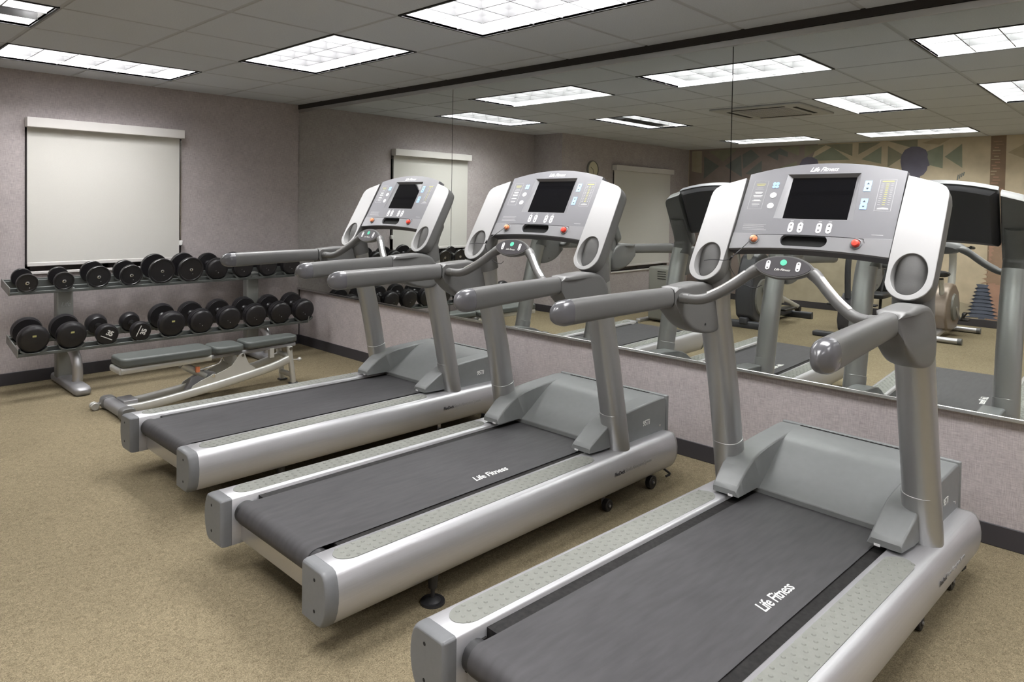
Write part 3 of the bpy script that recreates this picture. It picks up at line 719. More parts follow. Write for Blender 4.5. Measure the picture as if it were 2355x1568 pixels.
    for b, w in ((.112, .052), (.105, .048), (.096, .050), (.0895, .055)):
        ck([(-.262, b - .001), (-.262 + 2 * w * .9, b - .001), (-.262 + 2 * w * .9, b + .001), (-.262, b + .001)], 'faint', 'print_line', .0005)
    ck([(.222, .0845), (.26, .0845), (.26, .087), (.222, .087)], 'faint', 'print_line', .0005)
    text('console_logo', 'Life Fitness', .026, cmx(0, .3595, .0004), 'lettering', con, shear=.42, xs=1.0, bold=.0003)
    # side panels with the cup recesses
    for sg in (-1, 1):
        def SF(a, b, n, sg=sg): return cf(sg * a, b, n)
        o = [(.302, .322), (.392, .293), (.412, .284), (.426, .273), (.435, .257), (.438, .238), (.440, .05), (.440, -.06)]
        o += [(.3685 + math.cos(-PI * q / 16) * .0712, -.078 + math.sin(-PI * q / 16) * .071) for q in range(1, 16)]
        o += [(.2985, -.06), (.2975, .0), (.2985, .15)]
        hole = [(.3665 + math.cos(2 * PI * q / 40) * .0535, (-.056 + math.copysign(abs(math.sin(2 * PI * q / 40)) ** .95, math.sin(2 * PI * q / 40)) * .075)) for q in range(40)]
        bm = new(); plate(bm, o, [hole], fn=SF, n0=.004, n1=.010); sp = obj('side_panel', bm, 'panel', R, bevel=.0018)
        bm = new(); cx_, cy_ = .37, .08
        def so(k): return [(cx_ + (a - cx_) * k, cy_ + (b - cy_) * k) for a, b in o]
        bm2 = new()
        rings = [[SF(a, b, .0035) for a, b in so(1.0)], [SF(a, b, -.03) for a, b in so(1.0)], [SF(a, b, -.05) for a, b in so(.97)], [SF(a, b, -.058) for a, b in so(.88)]]
        # open front around the cup: build outer skin without front cap, then a front ring
        quad_grid(bm, rings, cap0=False); plate(bm, so(1.0), [hole], fn=SF, n0=.0025, n1=.0036)
        bd = obj('panel_body', bm, 'grip', sp, sharp=40)
        bm2.free(); bm = new()
        hc = (.3665, -.056)
        rings = [[SF(hc[0] + (a - hc[0]) * k, hc[1] + (b - hc[1]) * k, n) for a, b in hole] for k, n in ((1.0, .0105), (.985, -.015), (.96, -.030), (.85, -.036), (.3, -.037))]
        quad_grid(bm, rings, cap0=False); obj('cup_holder', bm, 'cupgrey', sp, sharp=60)
    # safety cord
    if extra.get('cord'):
        a = cf(.199, .045, .016)
        p1 = smooth_path([a, cf(.205, .015, .03), (1.30, .212, 1.28), (1.285, .235, 1.255), (1.29, .26, 1.245), (1.27, .30, 1.246), (1.265, .335, 1.24)], 5)
        bm = new(); tube(bm, p1, .0016, 6); c = obj('safety_cord', bm, 'black', R)
        bm = new(); tube(bm, smooth_path([(1.287, .232, 1.256), (1.28, .235, 1.235), (1.283, .22, 1.2), (1.29, .19, 1.165), (1.29, .14, 1.15), (1.275, .10, 1.165)], 5), .0014, 6); obj('cord_loop', bm, 'black', c)
        bm = new(); tube(bm, [(1.283, .226, 1.262), (1.286, .238, 1.25)], .0045, 8); obj('cord_clip', bm, 'black', c)
    return R

t2 = make_treadmill('middle treadmill of three, with the brand logo on its belt and a safety cord', {'logo': (.935, .85), 'cord': 1})
t2.location = (-2.45, -4.1421, 0); t2.rotation_euler = (0, 0, -.0006)
def variant(src, label, loc, rz, logo=None, cord=True):
    r = copy_tree(src); r['label'] = label; r.location = loc; r.rotation_euler = (0, 0, rz)
    for c in kids(r):
        if c.name.startswith('running_belt'):
            for g in kids(c):
                if logo is None: bpy.data.objects.remove(g)
                else: g.location = (logo, 0, TILT * logo)
        if not cord and c.name.startswith('safety_cord'):
            for g in kids(c): bpy.data.objects.remove(g)
            bpy.data.objects.remove(c)
    return r
variant(t2, 'farthest treadmill of three, plain belt, beside the weight bench', (-2.3454, -2.8271, 0), .011, None, False)
variant(t2, 'nearest treadmill of three, cut off by the lower edge of the picture', (-2.4238, -5.3872, 0), -.0428, -.076, True)

# ------------------------------------------------------------------ dumbbell rack
RK = thing('dumbbell_rack', 'two tier grey metal dumbbell rack under the window', 'weight rack', (-1.37, -.35, 0))
off = Vector((1.37, .35, 0))
def L(x, y, z): return Vector((x, y, z)) + off
XA, XB = -2.5, -.235
def tier(yf, zf_, yb, zb, name):
    """yf,zf front lower edge; yb,zb back"""
    ang = math.atan2(zb - zf_, yb - yf); m = Matrix.Translation(L(0, yf, zf_)) @ Matrix.Rotation(ang, 4, 'X'); d = math.hypot(yb - yf, zb - zf_)
    bm = new(); box(bm, XA, XB, 0, .012, -.028, -.006, mx=m); box(bm, XA, XB, 0, .05, -.028, -.022, mx=m); box(bm, XA, XB, .05, .062, -.028, .012, mx=m)
    t = obj(name, bm, 'rack2', RK, bevel=.003)
    bm = new(); box(bm, XA, XB, d - .07, d - .058, -.028, .03, mx=m); box(bm, XA, XB, d - .058, d - .02, .012, .022, mx=m); box(bm, XA, XB, d - .02, d - .008, -.01, .03, mx=m)
    obj('back_rail', bm, 'rack2', t, bevel=.003)
    for x in (XA, XB - .008):
        bm = new(); box(bm, x, x + .008, -.004, d + .01, -.03, .034, mx=m); obj('end_plate', bm, 'rack', t, bevel=.003)
    return m, t, d
UT = tier(-.345, .753, -.09, .795, 'upper_tray'); LT = tier(-.60, .343, -.27, .40, 'lower_tray')
def saddle(m, t, x, y, r):
    bm = new(); rr = []
    for q in range(13):
        a = math.radians(-52 + 104 * q / 12); c, s = math.sin(a) * (r + .004), (1 - math.cos(a)) * (r + .004)
        rr.append([m @ Vector((x + c, y, -.013 + s)), m @ Vector((x + c, y + .045, -.013 + s)), m @ Vector((x + c, y + .045, -.022 + s * .8)), m @ Vector((x + c, y, -.022 + s * .8))])
    quad_grid(bm, rr); box(bm, x - .04, x + .04, y + .002, y + .043, -.026, -.014, mx=m); obj('saddle', bm, 'rack2', t)
for x0, x1 in ((-2.175, -2.06), (-.66, -.545)):
    xc = (x0 + x1) / 2
    bm = new(); o = off
    # upright leans back towards the wall
    rings = [[L(a, b, z) for a, b in ((x0, y), (x1, y), (x1, y + .09), (x0, y + .09))] for z, y in ((.05, -.24), (.3, -.24), (.5, -.235), (.78, -.225))]
    quad_grid(bm, rings); u = obj('upright', bm, 'rack', RK, bevel=.012)
    if x0 < -1:
        text('maker_lettering', 'Life', .05, frame_mx(L(xc, -.2405, .62), (1, 0, 0), (0, 0, 1)), 'faint', u, shear=.3)
    bm = new(); tube(bm, [L(xc, -.06, .035), L(xc, -.3, .035), L(xc, -.60, .035), L(xc, -.66, .034), L(xc, -.70, .03), L(xc, -.715, .026)], [(.058, .035)] * 4 + [(.052, .03), (.03, .018)], 24, 3.2); obj('base_foot', bm, 'frame2', RK, sharp=50)
    bm = new(); tube(bm, smooth_path([L(xc + .012, -.50, .05), L(xc + .014, -.505, .12), L(xc + .012, -.50, .19), L(xc + .008, -.47, .255), L(xc, -.42, .30), L(xc, -.36, .34)], 5), .036, 20, up=(0, 1, 0)); obj('support_tube', bm, 'silver', RK, sharp=80)
    bm = new(); box(bm, x0 + .01, x1 - .01, -.52, -.24, .32, .35, mx=Matrix.Translation(off)); box(bm, x0 + .01, x1 - .01, -.30, -.16, .72, .755, mx=Matrix.Translation(off)); obj('tray_arm', bm, 'rack', RK, bevel=.004)

# dumbbells -------------------------------------------------------------------
def dumbbell(kind, r, ln, w):
    """axis on y, centred; parts: handle, two heads (+face details)"""
    R = thing('dumbbell', 'x', 'dumbbell'); hl = ln / 2
    bm = new(); cyl(bm, (0, -hl + .01, 0), (0, hl - .01, 0), .0165, 18)
    obj('handle', bm, 'bright' if kind != 'disc' else 'chrome', R)
    for s in (-1, 1):
        bm = new(); e = s * hl
        def P(pts): lathe(bm, [(e - s * a, b) for a, b in pts], axis='y', n=40)
        if kind == 'disc':
            P([(0.004, r * .2), (.004, r * .84), (0, r * .88), (0, r * .97), (.004, r), (w - .004, r), (w, r * .96), (w, r * .3), (w + .014, .024), (w + .014, .0)])
            h = obj('weight_head', bm, 'iron', R, sharp=30)
            bm = new(); lathe(bm, [(e + s * .003, .006), (e + s * .003, .0095), (e + s * .0015, .0135), (e - s * .006, .0145)], axis='y', n=20); obj('end_ring', bm, 'bright', h)
            bm = new(); lathe(bm, [(e + s * .0031, .001), (e + s * .0032, .006)], axis='y', n=14); obj('bolt_socket', bm, 'blackgap', h)
            bm = new(); box(bm, .012, .018, e - s * .0045 - .001, e - s * .0045 + .001, -.04, -.034); obj('weight_mark', bm, 'faint', h)
        elif kind == 'stack':
            P([(0, 0), (0, r * .78), (.004, r * .86), (.012, r * .94), (.022, r * .955), (.0225, r * .93), (.025, r * .93), (.0255, r * .99), (.029, r), (w * .55, r), (w * .57, r * .96), (w * .6, r * .96), (w * .62, r), (w * .9, r), (w * .92, r * .95), (w, r * .93), (w, r * .34), (w + .016, .026), (w + .016, 0)])
            h = obj('weight_head', bm, 'rubber', R, sharp=28)
            bm = new(); cyl(bm, (.0, e + s * .0004, -.03), (.0, e - s * .001, -.03), .004, 10); cyl(bm, (-.022, e + s * .0004, -.012), (-.022, e - s * .001, -.012), .0025, 8); obj('end_bolt', bm, 'faint', h)
        elif kind == 'big':
            P([(0, 0), (0, r * .74), (.004, r * .84), (.010, r * .9), (.013, r * .95), (.022, r * .985), (.034, r), (w * .6, r), (w * .75, r * .95), (w, r * .93), (w, r * .36), (w + .014, .028), (w + .014, 0)])
            h = obj('weight_head', bm, 'rubber', R, sharp=26)
            bm = new(); box(bm, -.012, .012, e + s * .0004 - .0005, e + s * .0004 + .0005, .022, .036); obj('weight_sticker', bm, 'gold', h)
            bm = new(); cyl(bm, (0, e, -.01), (0, e + s * .0012, -.01), .012, 16); obj('end_bolt', bm, 'black', h)
        else:
            P([(0, 0), (0, r * .86), (.004, r * .95), (.012, r), (w * .5, r), (w * .62, r * .97), (w * .9, r * .9), (w, r * .82), (w, r * .3), (w + .01, .022), (w + .01, 0)])
            h = obj('weight_head', bm, 'rubber', R, sharp=30)
            if s < 0:
                an = math.radians(-28 if r > .0765 else 68)
                ux = Vector((math.cos(an), 0, math.sin(an))); uy = Vector((-math.sin(an), 0, math.cos(an)))
                text('weight_number', '35', .052, frame_mx(Vector((0, e - .0008, 0)) + uy * .016 * (1 if r > .0765 else -1) + ux * .004, ux, uy), 'lettering', h, bold=.0022)
                bm = new(); mx = frame_mx(Vector((0, e - .0006, 0)) - uy * .022 * (1 if r > .0765 else -1), ux, uy); box(bm, -.045, .045, -.0032, .0032, 0, .0006, mx=mx)
                obj('print_bar', bm, 'lettering', h)
    return R
place = ['far left', 'second from the left', 'third from the left', 'fourth from the left', 'fifth from the left', 'sixth from the left', 'seventh from the left', 'eighth from the left', 'ninth from the left', 'far right']
UP = [('disc', .069, .195, .026), ('disc', .069, .195, .028), ('disc', .086, .20, .026), ('disc', .084, .205, .032), ('disc', .105, .21, .028), ('disc', .105, .215, .034), ('stack', .095, .28, .06), ('stack', .094, .285, .062), ('stack', .093, .29, .064), ('stack', .092, .295, .066)]
LO = [('big', .1, .27, .07), ('big', .1, .27, .07), ('urethane', .077, .33, .085), ('urethane', .0755, .31, .07), ('big', .104, .30, .075), ('stack', .1, .32, .08), ('stack', .1, .32, .08), ('stack', .1, .32, .082), ('stack', .1, .325, .084), ('stack', .1, .33, .084)]
adj = {'disc': 'black dumbbell with thin discs and chrome ring', 'stack': 'black rubber dumbbell with stacked plates', 'big': 'large black rubber dumbbell with rounded plate ends', 'urethane': 'compact black dumbbell with white number 35'}
for row, (spec, (m, t, d), nm, xo) in enumerate(((UP, UT, 'upper', -2.388), (LO, LT, 'lower', -2.4))):
    step = .2345 if row == 0 else .2355
    for k, (kind, r, ln, w) in enumerate(spec):
        x = xo + step * k
        D = dumbbell(kind, r, ln, w)
        D['label'] = '%s, %s tier, %s' % (adj[kind], nm, place[k]); D['group'] = 'dumbbells on the %s tier' % nm
        yc = .012 + ln / 2 - .012
        M4 = Matrix.Translation(-off * 1) @ m
        M4 = Matrix.Translation(Vector((-1.37, -.35, 0))) @ m @ Matrix.Translation((x, yc, -.011 + r))
        D.matrix_world = M4; D.rotation_euler = M4.to_euler(); D.location = M4.translation
        # note: tray matrices are in rack-local coordinates
        saddle(m, t, x, .0, r)
        if ln > .2: saddle(m, t, x, min(d - .07, ln - .06), r)

# ------------------------------------------------------------------ weight bench (x along its length)
B = thing('weight_bench', 'adjustable weight bench with grey green pads and pale frame, before the dumbbell rack', 'weight bench', (-1.45, -1.30, 0))
def LB(x, y, z): return Vector((x + 1.45, y + 1.30, z))
def cushion(x0, x1, y0, y1, z0, z1, w0=0, name='back_pad'):
    bm = new(); t = new(); bmesh.ops.create_cube(t, size=1)
    for v in t.verts:
        ins = w0 if v.co.x > 0 else 0
        v.co = LB((x0 + x1) / 2 + v.co.x * (x1 - x0), (y0 + y1) / 2 + v.co.y * (y1 - y0 - 2 * ins), (z0 + z1) / 2 + v.co.z * (z1 - z0))
    ve = [e for e in t.edges if abs(e.verts[0].co.z - e.verts[1].co.z) > .01]
    bmesh.ops.bevel(t, geom=ve, offset=.045, segments=5, profile=.5, affect='EDGES')
    merge(bm, t); o = obj(name, bm, 'vinyl', B, bevel=.016, seg=4, sharp=40); return o
cushion(-2.085, -1.475, -1.425, -1.175, .318, .378)
cushion(-1.455, -1.235, -1.42, -1.18, .318, .370, name='seat_pad')
cushion(-1.215, -.775, -1.41, -1.19, .322, .376, .035, 'leg_pad')
bm = new()
for y in (-1.385, -1.215): tube(bm, [LB(-2.08, y, .292), LB(-1.48, y, .300)], (.018, .022), 12, 3)
tube(bm, [LB(-2.075, -1.395, .292), LB(-2.075, -1.205, .292)], (.018, .022), 12, 3); obj('back_frame', bm, 'frame', B)
bm = new()
for y in (-1.36, -1.24): tube(bm, [LB(-1.5, y, .295), LB(-.80, y, .305)], (.012, .014), 10, 3)
obj('seat_frame', bm, 'frame2', B)
for y in (-1.40, -1.225):
    sp = smooth_path([LB(-2.06, y, .040), LB(-1.90, y, .041), LB(-1.60, y, .072), LB(-1.30, y, .112), LB(-1.02, y, .158), LB(-.86, y, .204)], 4)
    bm = new(); tube(bm, sp, (.017, .030), 14, 3.5); obj('side_beam', bm, 'frame', B, sharp=60)
    bm = new(); plate(bm, [(-1.64, .07), (-1.615, .118), (-1.56, .145), (-1.49, .17), (-1.47, .182), (-1.45, .175), (-1.40, .19), (-1.33, .22), (-1.29, .275), (-1.27, .298), (-1.25, .303), (-1.235, .296), (-1.225, .27), (-1.20, .215), (-1.15, .175), (-1.15, .15), (-1.4, .11)], fn=lambda a, b, n, y=y: LB(a, y + n, b), n0=-.003, n1=.003); br = obj('pivot_plate', bm, 'frame', B, bevel=.001)
    for a, b in ((-1.25, .287), (-1.468, .168)):
        bm = new(); cyl(bm, LB(a, y - .007, b), LB(a, y + .007, b), .012, 6); cyl(bm, LB(a, y - .010, b), LB(a, y + .010, b), .006, 12); obj('pivot_bolt', bm, 'bright', br)
    bm = new(); cyl(bm, LB(-1.42, y, .10), LB(-1.42, y, .122), .006, 10); obj('bolt', bm, 'frame2', B)
    bm = new(); tube(bm, smooth_path([LB(-.835, y, 0.008), LB(-.845, y, .1), LB(-.86, y, .2), LB(-.868, y, .27), LB(-.868, y, .30)], 4), (.021, .018), 12, 4, up=(1, 0, 0)); fl = obj('front_leg', bm, 'frame', B, sharp=60)
    bm = new(); cyl(bm, LB(-.868, y - .024, .285), LB(-.868, y + .024, .285), .014, 14); obj('leg_bolt', bm, 'bright', fl)
    bm = new(); box(bm, *(lambda p, q: (p.x, q.x, p.y, q.y, p.z, q.z))(LB(-.865, y - .024, 0), LB(-.80, y + .024, .012))); obj('rubber_foot', bm, 'rubber', fl, bevel=.003)
bm = new(); tube(bm, [LB(-.845, -1.40, .07), LB(-.845, -1.225, .07)], (.016, .02), 12, 3); tube(bm, [LB(-.87, -1.40, .225), LB(-.87, -1.225, .225)], (.016, .018), 12, 3); obj('cross_tube', bm, 'frame', B)
bm = new(); tube(bm, [LB(-2.085, -1.14, .045), LB(-2.085, -1.54, .045)], (.040, .036), 20, 3.2); rb = obj('rear_base', bm, 'frame2', B, bevel=.004, sharp=50)
for y0, y1 in ((-1.115, -1.19), (-1.50, -1.57)):
    bm = new(); tube(bm, [LB(-2.085, y0, .045), LB(-2.085, y1, .045)], (.046, .042), 20, 3.2); obj('base_end', bm, 'grip', rb, bevel=.006, sharp=50)
bm = new(); box(bm, *(lambda p, q: (p.x, q.x, p.y, q.y, p.z, q.z))(LB(-2.06, -1.39, .05), LB(-1.97, -1.24, .092))); obj('base_bracket', bm, 'frame2', B, bevel=.006)
for y in (-1.115, -1.15):
    bm = new(); cyl(bm, LB(-2.165, y - .012, .026), LB(-2.165, y + .012, .026), .026, 20); wh = obj('transport_wheel', bm, 'frame', B, bevel=.004)
    bm = new(); tube(bm, [LB(-2.165, y, .026), LB(-2.11, y, .045)], .008, 8); obj('wheel_axle', bm, 'bright', wh)
bm = new(); cyl(bm, LB(-1.66, -1.31, .262), LB(-1.49, -1.31, .155), .027, 18); cyl(bm, LB(-1.70, -1.31, .287), LB(-1.66, -1.31, .262), .017, 14); obj('adjustment_strut', bm, 'frame', B)
bm = new(); plate(bm, [(-1.64, .07), (-1.60, .155), (-1.50, .2), (-1.42, .17), (-1.42, .1)], fn=lambda a, b, n: LB(a, -1.31 + n, b), n0=-.02, n1=.02); obj('strut_bracket', bm, 'frame2', B, bevel=.004)
bm = new(); tube(bm, smooth_path([LB(-1.57, -1.35, .21), LB(-1.50, -1.36, .225), LB(-1.42, -1.37, .245), LB(-1.39, -1.37, .285)], 4), .005, 8); tube(bm, smooth_path([LB(-1.38, -1.33, .29), LB(-1.36, -1.33, .25), LB(-1.33, -1.33, .22)], 4), .004, 8); obj('adjustment_rod', bm, 'bright', B)
bm = new(); box(bm, *(lambda p, q: (p.x, q.x, p.y, q.y, p.z, q.z))(LB(-1.575, -1.365, .2), LB(-1.55, -1.345, .24))); obj('warning_tag', bm, 'orange', B)
bm = new(); box(bm, *(lambda p, q: (p.x, q.x, p.y, q.y, p.z, q.z))(LB(-1.02, -1.38, .225), LB(-.985, -1.34, .30))); obj('latch_plate', bm, 'frame', B, bevel=.003)
bm = new(); cyl(bm, LB(-.85, -1.40, .192), LB(-.79, -1.40, .186), .004, 8); lathe(bm, [(-.017, .004), (-.013, .012), (-.004, .017), (.006, .016), (.014, .010), (.017, .002)], LB(-.782, -1.40, .186), axis='x', n=18); obj('pull_pin_knob', bm, 'frame', B)

# ------------------------------------------------------------------ cardio machines on the far side, seen in the mirror
def bike(loc, rz, label):
    R = thing('exercise_bike', label, 'exercise bike', loc, rz)
    bm = new(); tube(bm, [(.50, -.25, .035), (.50, .25, .035)], .032, 16, up=(1, 0, 0)); a = obj('front_stabiliser', bm, 'silver', R)
    bm = new(); tube(bm, [(-.50, -.25, .035), (-.50, .25, .035)], .032, 16, up=(1, 0, 0)); b = obj('rear_stabiliser', bm, 'silver', R)
    for p, x in ((a, .50), (b, -.50)):
        for y in (-.26, .26): bm = new(); tube(bm, [(x, y - .02, .035), (x, y + .02, .035)], .036, 16, up=(1, 0, 0)); obj('foot_cap', bm, 'grip', p)
    bm = new(); tube(bm, [(-.5, 0, .06), (0, 0, .09), (.5, 0, .06)], (.04, .03), 14, 3); obj('base_beam', bm, 'silver', R)
    bm = new(); o = [(-.2, .10), (-.28, .25), (-.24, .42), (-.1, .56), (.05, .62), (.2, .60), (.36, .5), (.44, .34), (.42, .18), (.3, .08), (.05, .06)]
    plate(bm, o, fn=lambda a, b, n: Vector((a, n, b)), n0=-.075, n1=.075); obj('shroud', bm, 'bronze', R, bevel=.025, seg=4)
    for s in (-1, 1):
        bm = new(); lathe(bm, [(s * .07, .16), (s * .095, .15), (s * .1, .05), (s * .1, 0)], (.1, 0, .34), 'y', 30); obj('side_disc', bm, 'plastic2', R)
        bm = new(); tube(bm, [(.1, s * .1, .34), (.1 + s * .06, s * .125, .34 - s * .15)], (.012, .016), 10); cr = obj('crank_arm', bm, 'silver', R)
        bm = new(); box(bm, .06 + s * .06, .16 + s * .06, min(s * .13, s * .22), max(s * .13, s * .22), .33 - s * .15, .352 - s * .15); obj('pedal', bm, 'black', cr, bevel=.006)
        bm = new(); tube(bm, smooth_path([(.06 + s * .06, s * .15, .35 - s * .15), (.08 + s * .06, s * .17, .42 - s * .15), (.15 + s * .06, s * .18, .42 - s * .15), (.17 + s * .06, s * .15, .35 - s * .15)], 4), (.02, .003), 8); obj('toe_strap', bm, 'black', cr)
    bm = new(); tube(bm, [(-.12, 0, .45), (-.2, 0, .68)], (.026, .032), 14, 3, up=(1, 0, 0)); obj('seat_post', bm, 'frame', R)
    bm = new(); tube(bm, smooth_path([(-.36, 0, .74), (-.3, 0, .75), (-.2, 0, .735), (-.08, 0, .735)], 4), [(.05, .02)] + [(.11, .034)] * 5 + [(.07, .028)] * 5 + [(.04, .022)] * 2, 18, 2.4); obj('saddle_seat', bm, 'black', R)
    bm = new(); tube(bm, smooth_path([(.3, 0, .5), (.36, 0, .8), (.33, 0, 1.12)], 4), (.04, .03), 14, 3, up=(1, 0, 0)); obj('mast', bm, 'frame', R)
    bm = new(); box(bm, -.03, .03, -.19, .19, -.14, .14, mx=Matrix.Translation((.31, 0, 1.22)) @ Matrix.Rotation(-.45, 4, 'Y'), bev=.02); c = obj('console', bm, 'darkgrey', R)
    bm = new(); box(bm, -.034, -.030, -.13, .13, -.06, .10, mx=Matrix.Translation((.31, 0, 1.22)) @ Matrix.Rotation(-.45, 4, 'Y')); obj('display', bm, 'screen', c)
    bm = new(); tube(bm, smooth_path([(.02, -.24, 1.05), (.12, -.25, 1.04), (.27, -.2, 1.03), (.33, 0, 1.02), (.27, .2, 1.03), (.12, .25, 1.04), (.02, .24, 1.05)], 4), .016, 12); obj('handlebar', bm, 'black', R)
    return R
bike((-5.78, -4.5, 0), PI, 'upright exercise bike with bronze cover, reflected at the right side of the mirror')
def elliptical(loc, rz, label, cover='darkgrey'):
    R = thing('elliptical_trainer', label, 'elliptical trainer', loc, rz)
    bm = new(); box(bm, -.85, .55, -.05, .05, .05, .13, bev=.012); obj('base_beam', bm, 'darkgrey', R)
    for x in (-.85, .5):
        bm = new(); tube(bm, [(x, -.31, .04), (x, .31, .04)], (.05, .035), 16, 3, up=(1, 0, 0)); obj('floor_foot', bm, 'darkgrey', R)
    bm = new(); plate(bm, [(.02, .1), (-.05, .3), (-.03, .6), (.06, .85), (.22, .93), (.40, .86), (.52, .62), (.56, .38), (.52, .14), (.4, .06), (.1, .06)], fn=lambda a, b, n: Vector((a, n, b)), n0=-.11, n1=.11); obj('drive_cover', bm, cover, R, bevel=.03, seg=4)
    for s in (-1, 1):
        bm = new(); lathe(bm, [(s * .105, .23), (s * .13, .22), (s * .135, .08), (s * .135, 0)], (.24, 0, .36), 'y', 32); obj('flywheel_disc', bm, 'plastic2', R)
        z = .2 + s * .07
        bm = new(); tube(bm, [(.24 - s * .08, s * .17, .36 - s * .12), (-.72, s * .17, .16)], (.022, .03), 12, 3); arm = obj('pedal_arm', bm, 'frame', R)
        bm = new(); box(bm, -.5, -.14, s * .17 - .075, s * .17 + .075, z + .03, z + .06, bev=.012); obj('foot_plate', bm, 'black', arm)
        bm = new(); cyl(bm, (-.72, s * .17 - .03, .14), (-.72, s * .17 + .03, .14), .04, 18); obj('roller', bm, 'rubber', arm)
        bm = new(); tube(bm, smooth_path([(-.1, s * .22, .28), (.15, s * .24, .75), (.2, s * .25, 1.05), (.12, s * .27, 1.25), (.0, s * .28, 1.42)], 4), .018, 12, up=(0, 1, 0)); obj('swing_arm', bm, 'frame', R)
    bm = new(); tube(bm, smooth_path([(.34, 0, .62), (.38, 0, .95), (.36, 0, 1.22)], 4), (.05, .035), 14, 3, up=(0, 1, 0)); obj('mast', bm, 'frame', R)
    bm = new(); box(bm, -.035, .035, -.22, .22, -.16, .16, mx=Matrix.Translation((.33, 0, 1.24)) @ Matrix.Rotation(-.5, 4, 'Y'), bev=.025); c = obj('console', bm, 'darkgrey', R)
    bm = new(); box(bm, -.039, -.035, -.13, .13, -.05, .11, mx=Matrix.Translation((.33, 0, 1.24)) @ Matrix.Rotation(-.5, 4, 'Y')); obj('display', bm, 'screen', c)
    bm = new(); tube(bm, smooth_path([(.08, -.16, 1.08), (.2, -.16, 1.07), (.34, -.08, 1.04), (.36, 0, 1.03), (.34, .08, 1.04), (.2, .16, 1.07), (.08, .16, 1.08)], 3), .015, 12); obj('fixed_grip', bm, 'black', R)
    return R
elliptical((-5.0, -2.66, 0), 0, 'black elliptical trainer with a tall dark cover, reflected in the middle of the mirror')
def fin_bike(loc, rz, label):
    R = thing('recumbent_bike', label, 'exercise bike', loc, rz)
    bm = new(); box(bm, -.62, .6, -.04, .04, .04, .11, bev=.012); obj('base_beam', bm, 'darkgrey', R)
    for x in (-.62, .58):
        bm = new(); box(bm, x - .06, x + .06, -.33, .33, .0, .055, bev=.015); obj('floor_foot', bm, 'darkgrey', R)
    bm = new(); plate(bm, [(.3, .08), (.18, .25), (.14, .42), (.2, .5), (.42, .5), (.55, .4), (.6, .2), (.56, .08)], fn=lambda a, b, n: Vector((a, n, b)), n0=-.08, n1=.08); obj('drive_cover', bm, 'under', R, bevel=.025, seg=4)
    bm = new(); tube(bm, smooth_path([(.48, 0, .45), (.50, 0, .8), (.42, 0, 1.1)], 4), (.035, .03), 14, 3, up=(0, 1, 0)); obj('mast', bm, 'darkgrey', R)
    bm = new(); box(bm, -.03, .03, -.2, .2, -.14, .14, mx=Matrix.Translation((.4, 0, 1.15)) @ Matrix.Rotation(-.4, 4, 'Y'), bev=.02); obj('console', bm, 'darkgrey', R)
    bm = new(); box(bm, -.5, -.12, -.2, .2, .40, .46, bev=.02); obj('seat', bm, 'black', R)
    bm = new(); box(bm, -.03, .03, -.2, .2, .0, .48, mx=Matrix.Translation((-.5, 0, .46)) @ Matrix.Rotation(-.25, 4, 'Y'), bev=.02); obj('backrest', bm, 'black', R)
    for y in (-.1, .1):
        bm = new(); tube(bm, [(-.35, y, .1), (-.4, y, .42), (-.6, y, .8)], .016, 10, up=(0, 1, 0)); obj('seat_support', bm, 'black', R)
    for s in (-1, 1):
        bm = new(); tube(bm, [(.32, s * .1, .3), (.32 + s * .12, s * .12, .36)], (.012, .016), 10); cr = obj('crank_arm', bm, 'silver', R)
        bm = new(); box(bm, .27 + s * .12, .37 + s * .12, min(s * .13, s * .23), max(s * .13, s * .23), .35, .372); obj('pedal', bm, 'black', cr, bevel=.006)
    return R
fin_bike((-5.27, -3.75, 0), 0, 'recumbent exercise bike with dark slim cover and flat floor foot, reflected in the mirror')
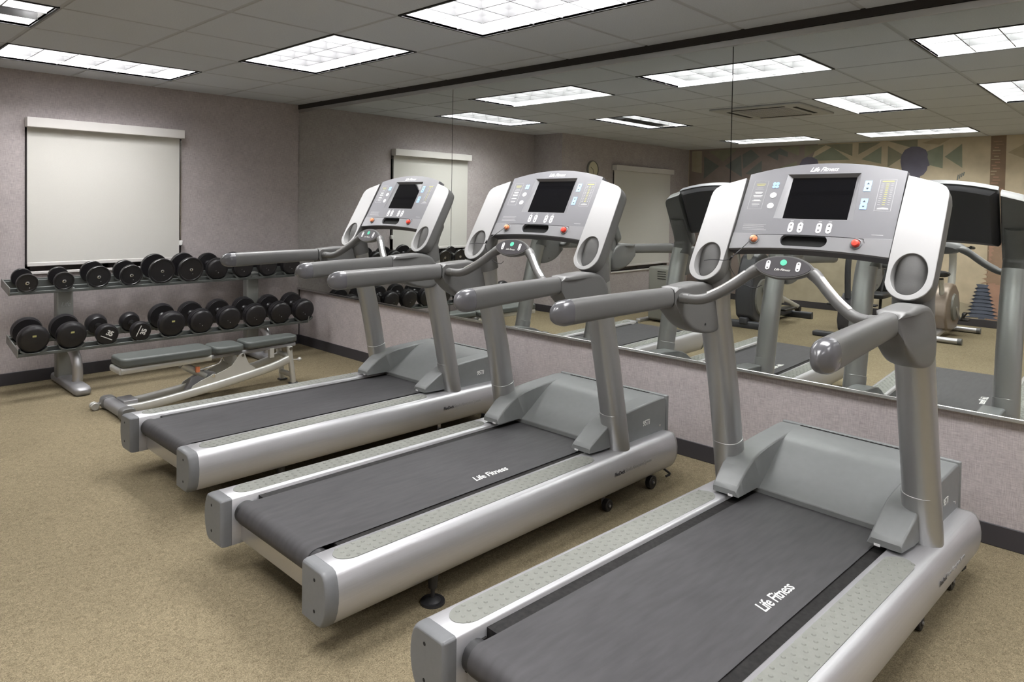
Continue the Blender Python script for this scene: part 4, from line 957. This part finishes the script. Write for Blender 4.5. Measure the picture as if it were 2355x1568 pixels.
# cable machine tower beside the second window
R = thing('cable_machine', 'grey cable weight machine tower reflected beside the second window', 'weight machine', (-4.16, -1.80, 0))
bm = new(); box(bm, -.16, .16, -.14, .2, .03, .70, bev=.03)
s_ = obj('shroud', bm, 'plastic2', R)
bm = new()
for q in range(4): box(bm, .161, .163, -.06, .06, .55 + q * .03, .558 + q * .03)
obj('vent_slots', bm, 'blackgap', s_)
bm = new(); box(bm, -.3, .3, -.22, -.15, 0, .04, bev=.01); box(bm, -.3, .3, .21, .28, 0, .04, bev=.01); box(bm, -.05, .05, -.2, .25, 0, .035, bev=.01); obj('base_skid', bm, 'silver', R)

# ------------------------------------------------------------------ camera, world, output look
f_, cx_, cy_, yaw, pitch, roll = 1602.61, 1177.58, 510.2, .8089, -.0239, .0168
fw = Vector((math.sin(yaw) * math.cos(pitch), math.cos(yaw) * math.cos(pitch), math.sin(pitch)))
rt = Vector((math.cos(yaw), -math.sin(yaw), 0)); up = rt.cross(fw)
r2 = rt * math.cos(roll) + up * math.sin(roll); u2 = -rt * math.sin(roll) + up * math.cos(roll)
cam = bpy.data.cameras.new('camera'); co = bpy.data.objects.new('camera', cam); COL.objects.link(co)
m4 = Matrix((r2, u2, -fw)).transposed().to_4x4(); m4.translation = Vector((-3.6278, -6.4367, 1.4425)); co.matrix_world = m4
cam.sensor_fit = 'HORIZONTAL'; cam.sensor_width = 36; cam.lens = f_ / 2355 * 36
cam.shift_x = (1177.5 - cx_) / 2355; cam.shift_y = -(784 - cy_) / 2355; cam.clip_start = .05
SC.camera = co
w = bpy.data.worlds.new('night outside'); SC.world = w; w.use_nodes = True
w.node_tree.nodes['Background'].inputs[0].default_value = (.02, .025, .035, 1); w.node_tree.nodes['Background'].inputs[1].default_value = .3
SC.view_settings.view_transform = 'Standard'; SC.view_settings.look = 'None'; SC.view_settings.gamma = 1
SC.view_settings.exposure = 1.07
cy = SC.cycles
cy.use_denoising = True; cy.max_bounces = 12; cy.diffuse_bounces = 6; cy.glossy_bounces = 6; cy.sample_clamp_indirect = 6; cy.blur_glossy = .5
cy.use_light_tree = True
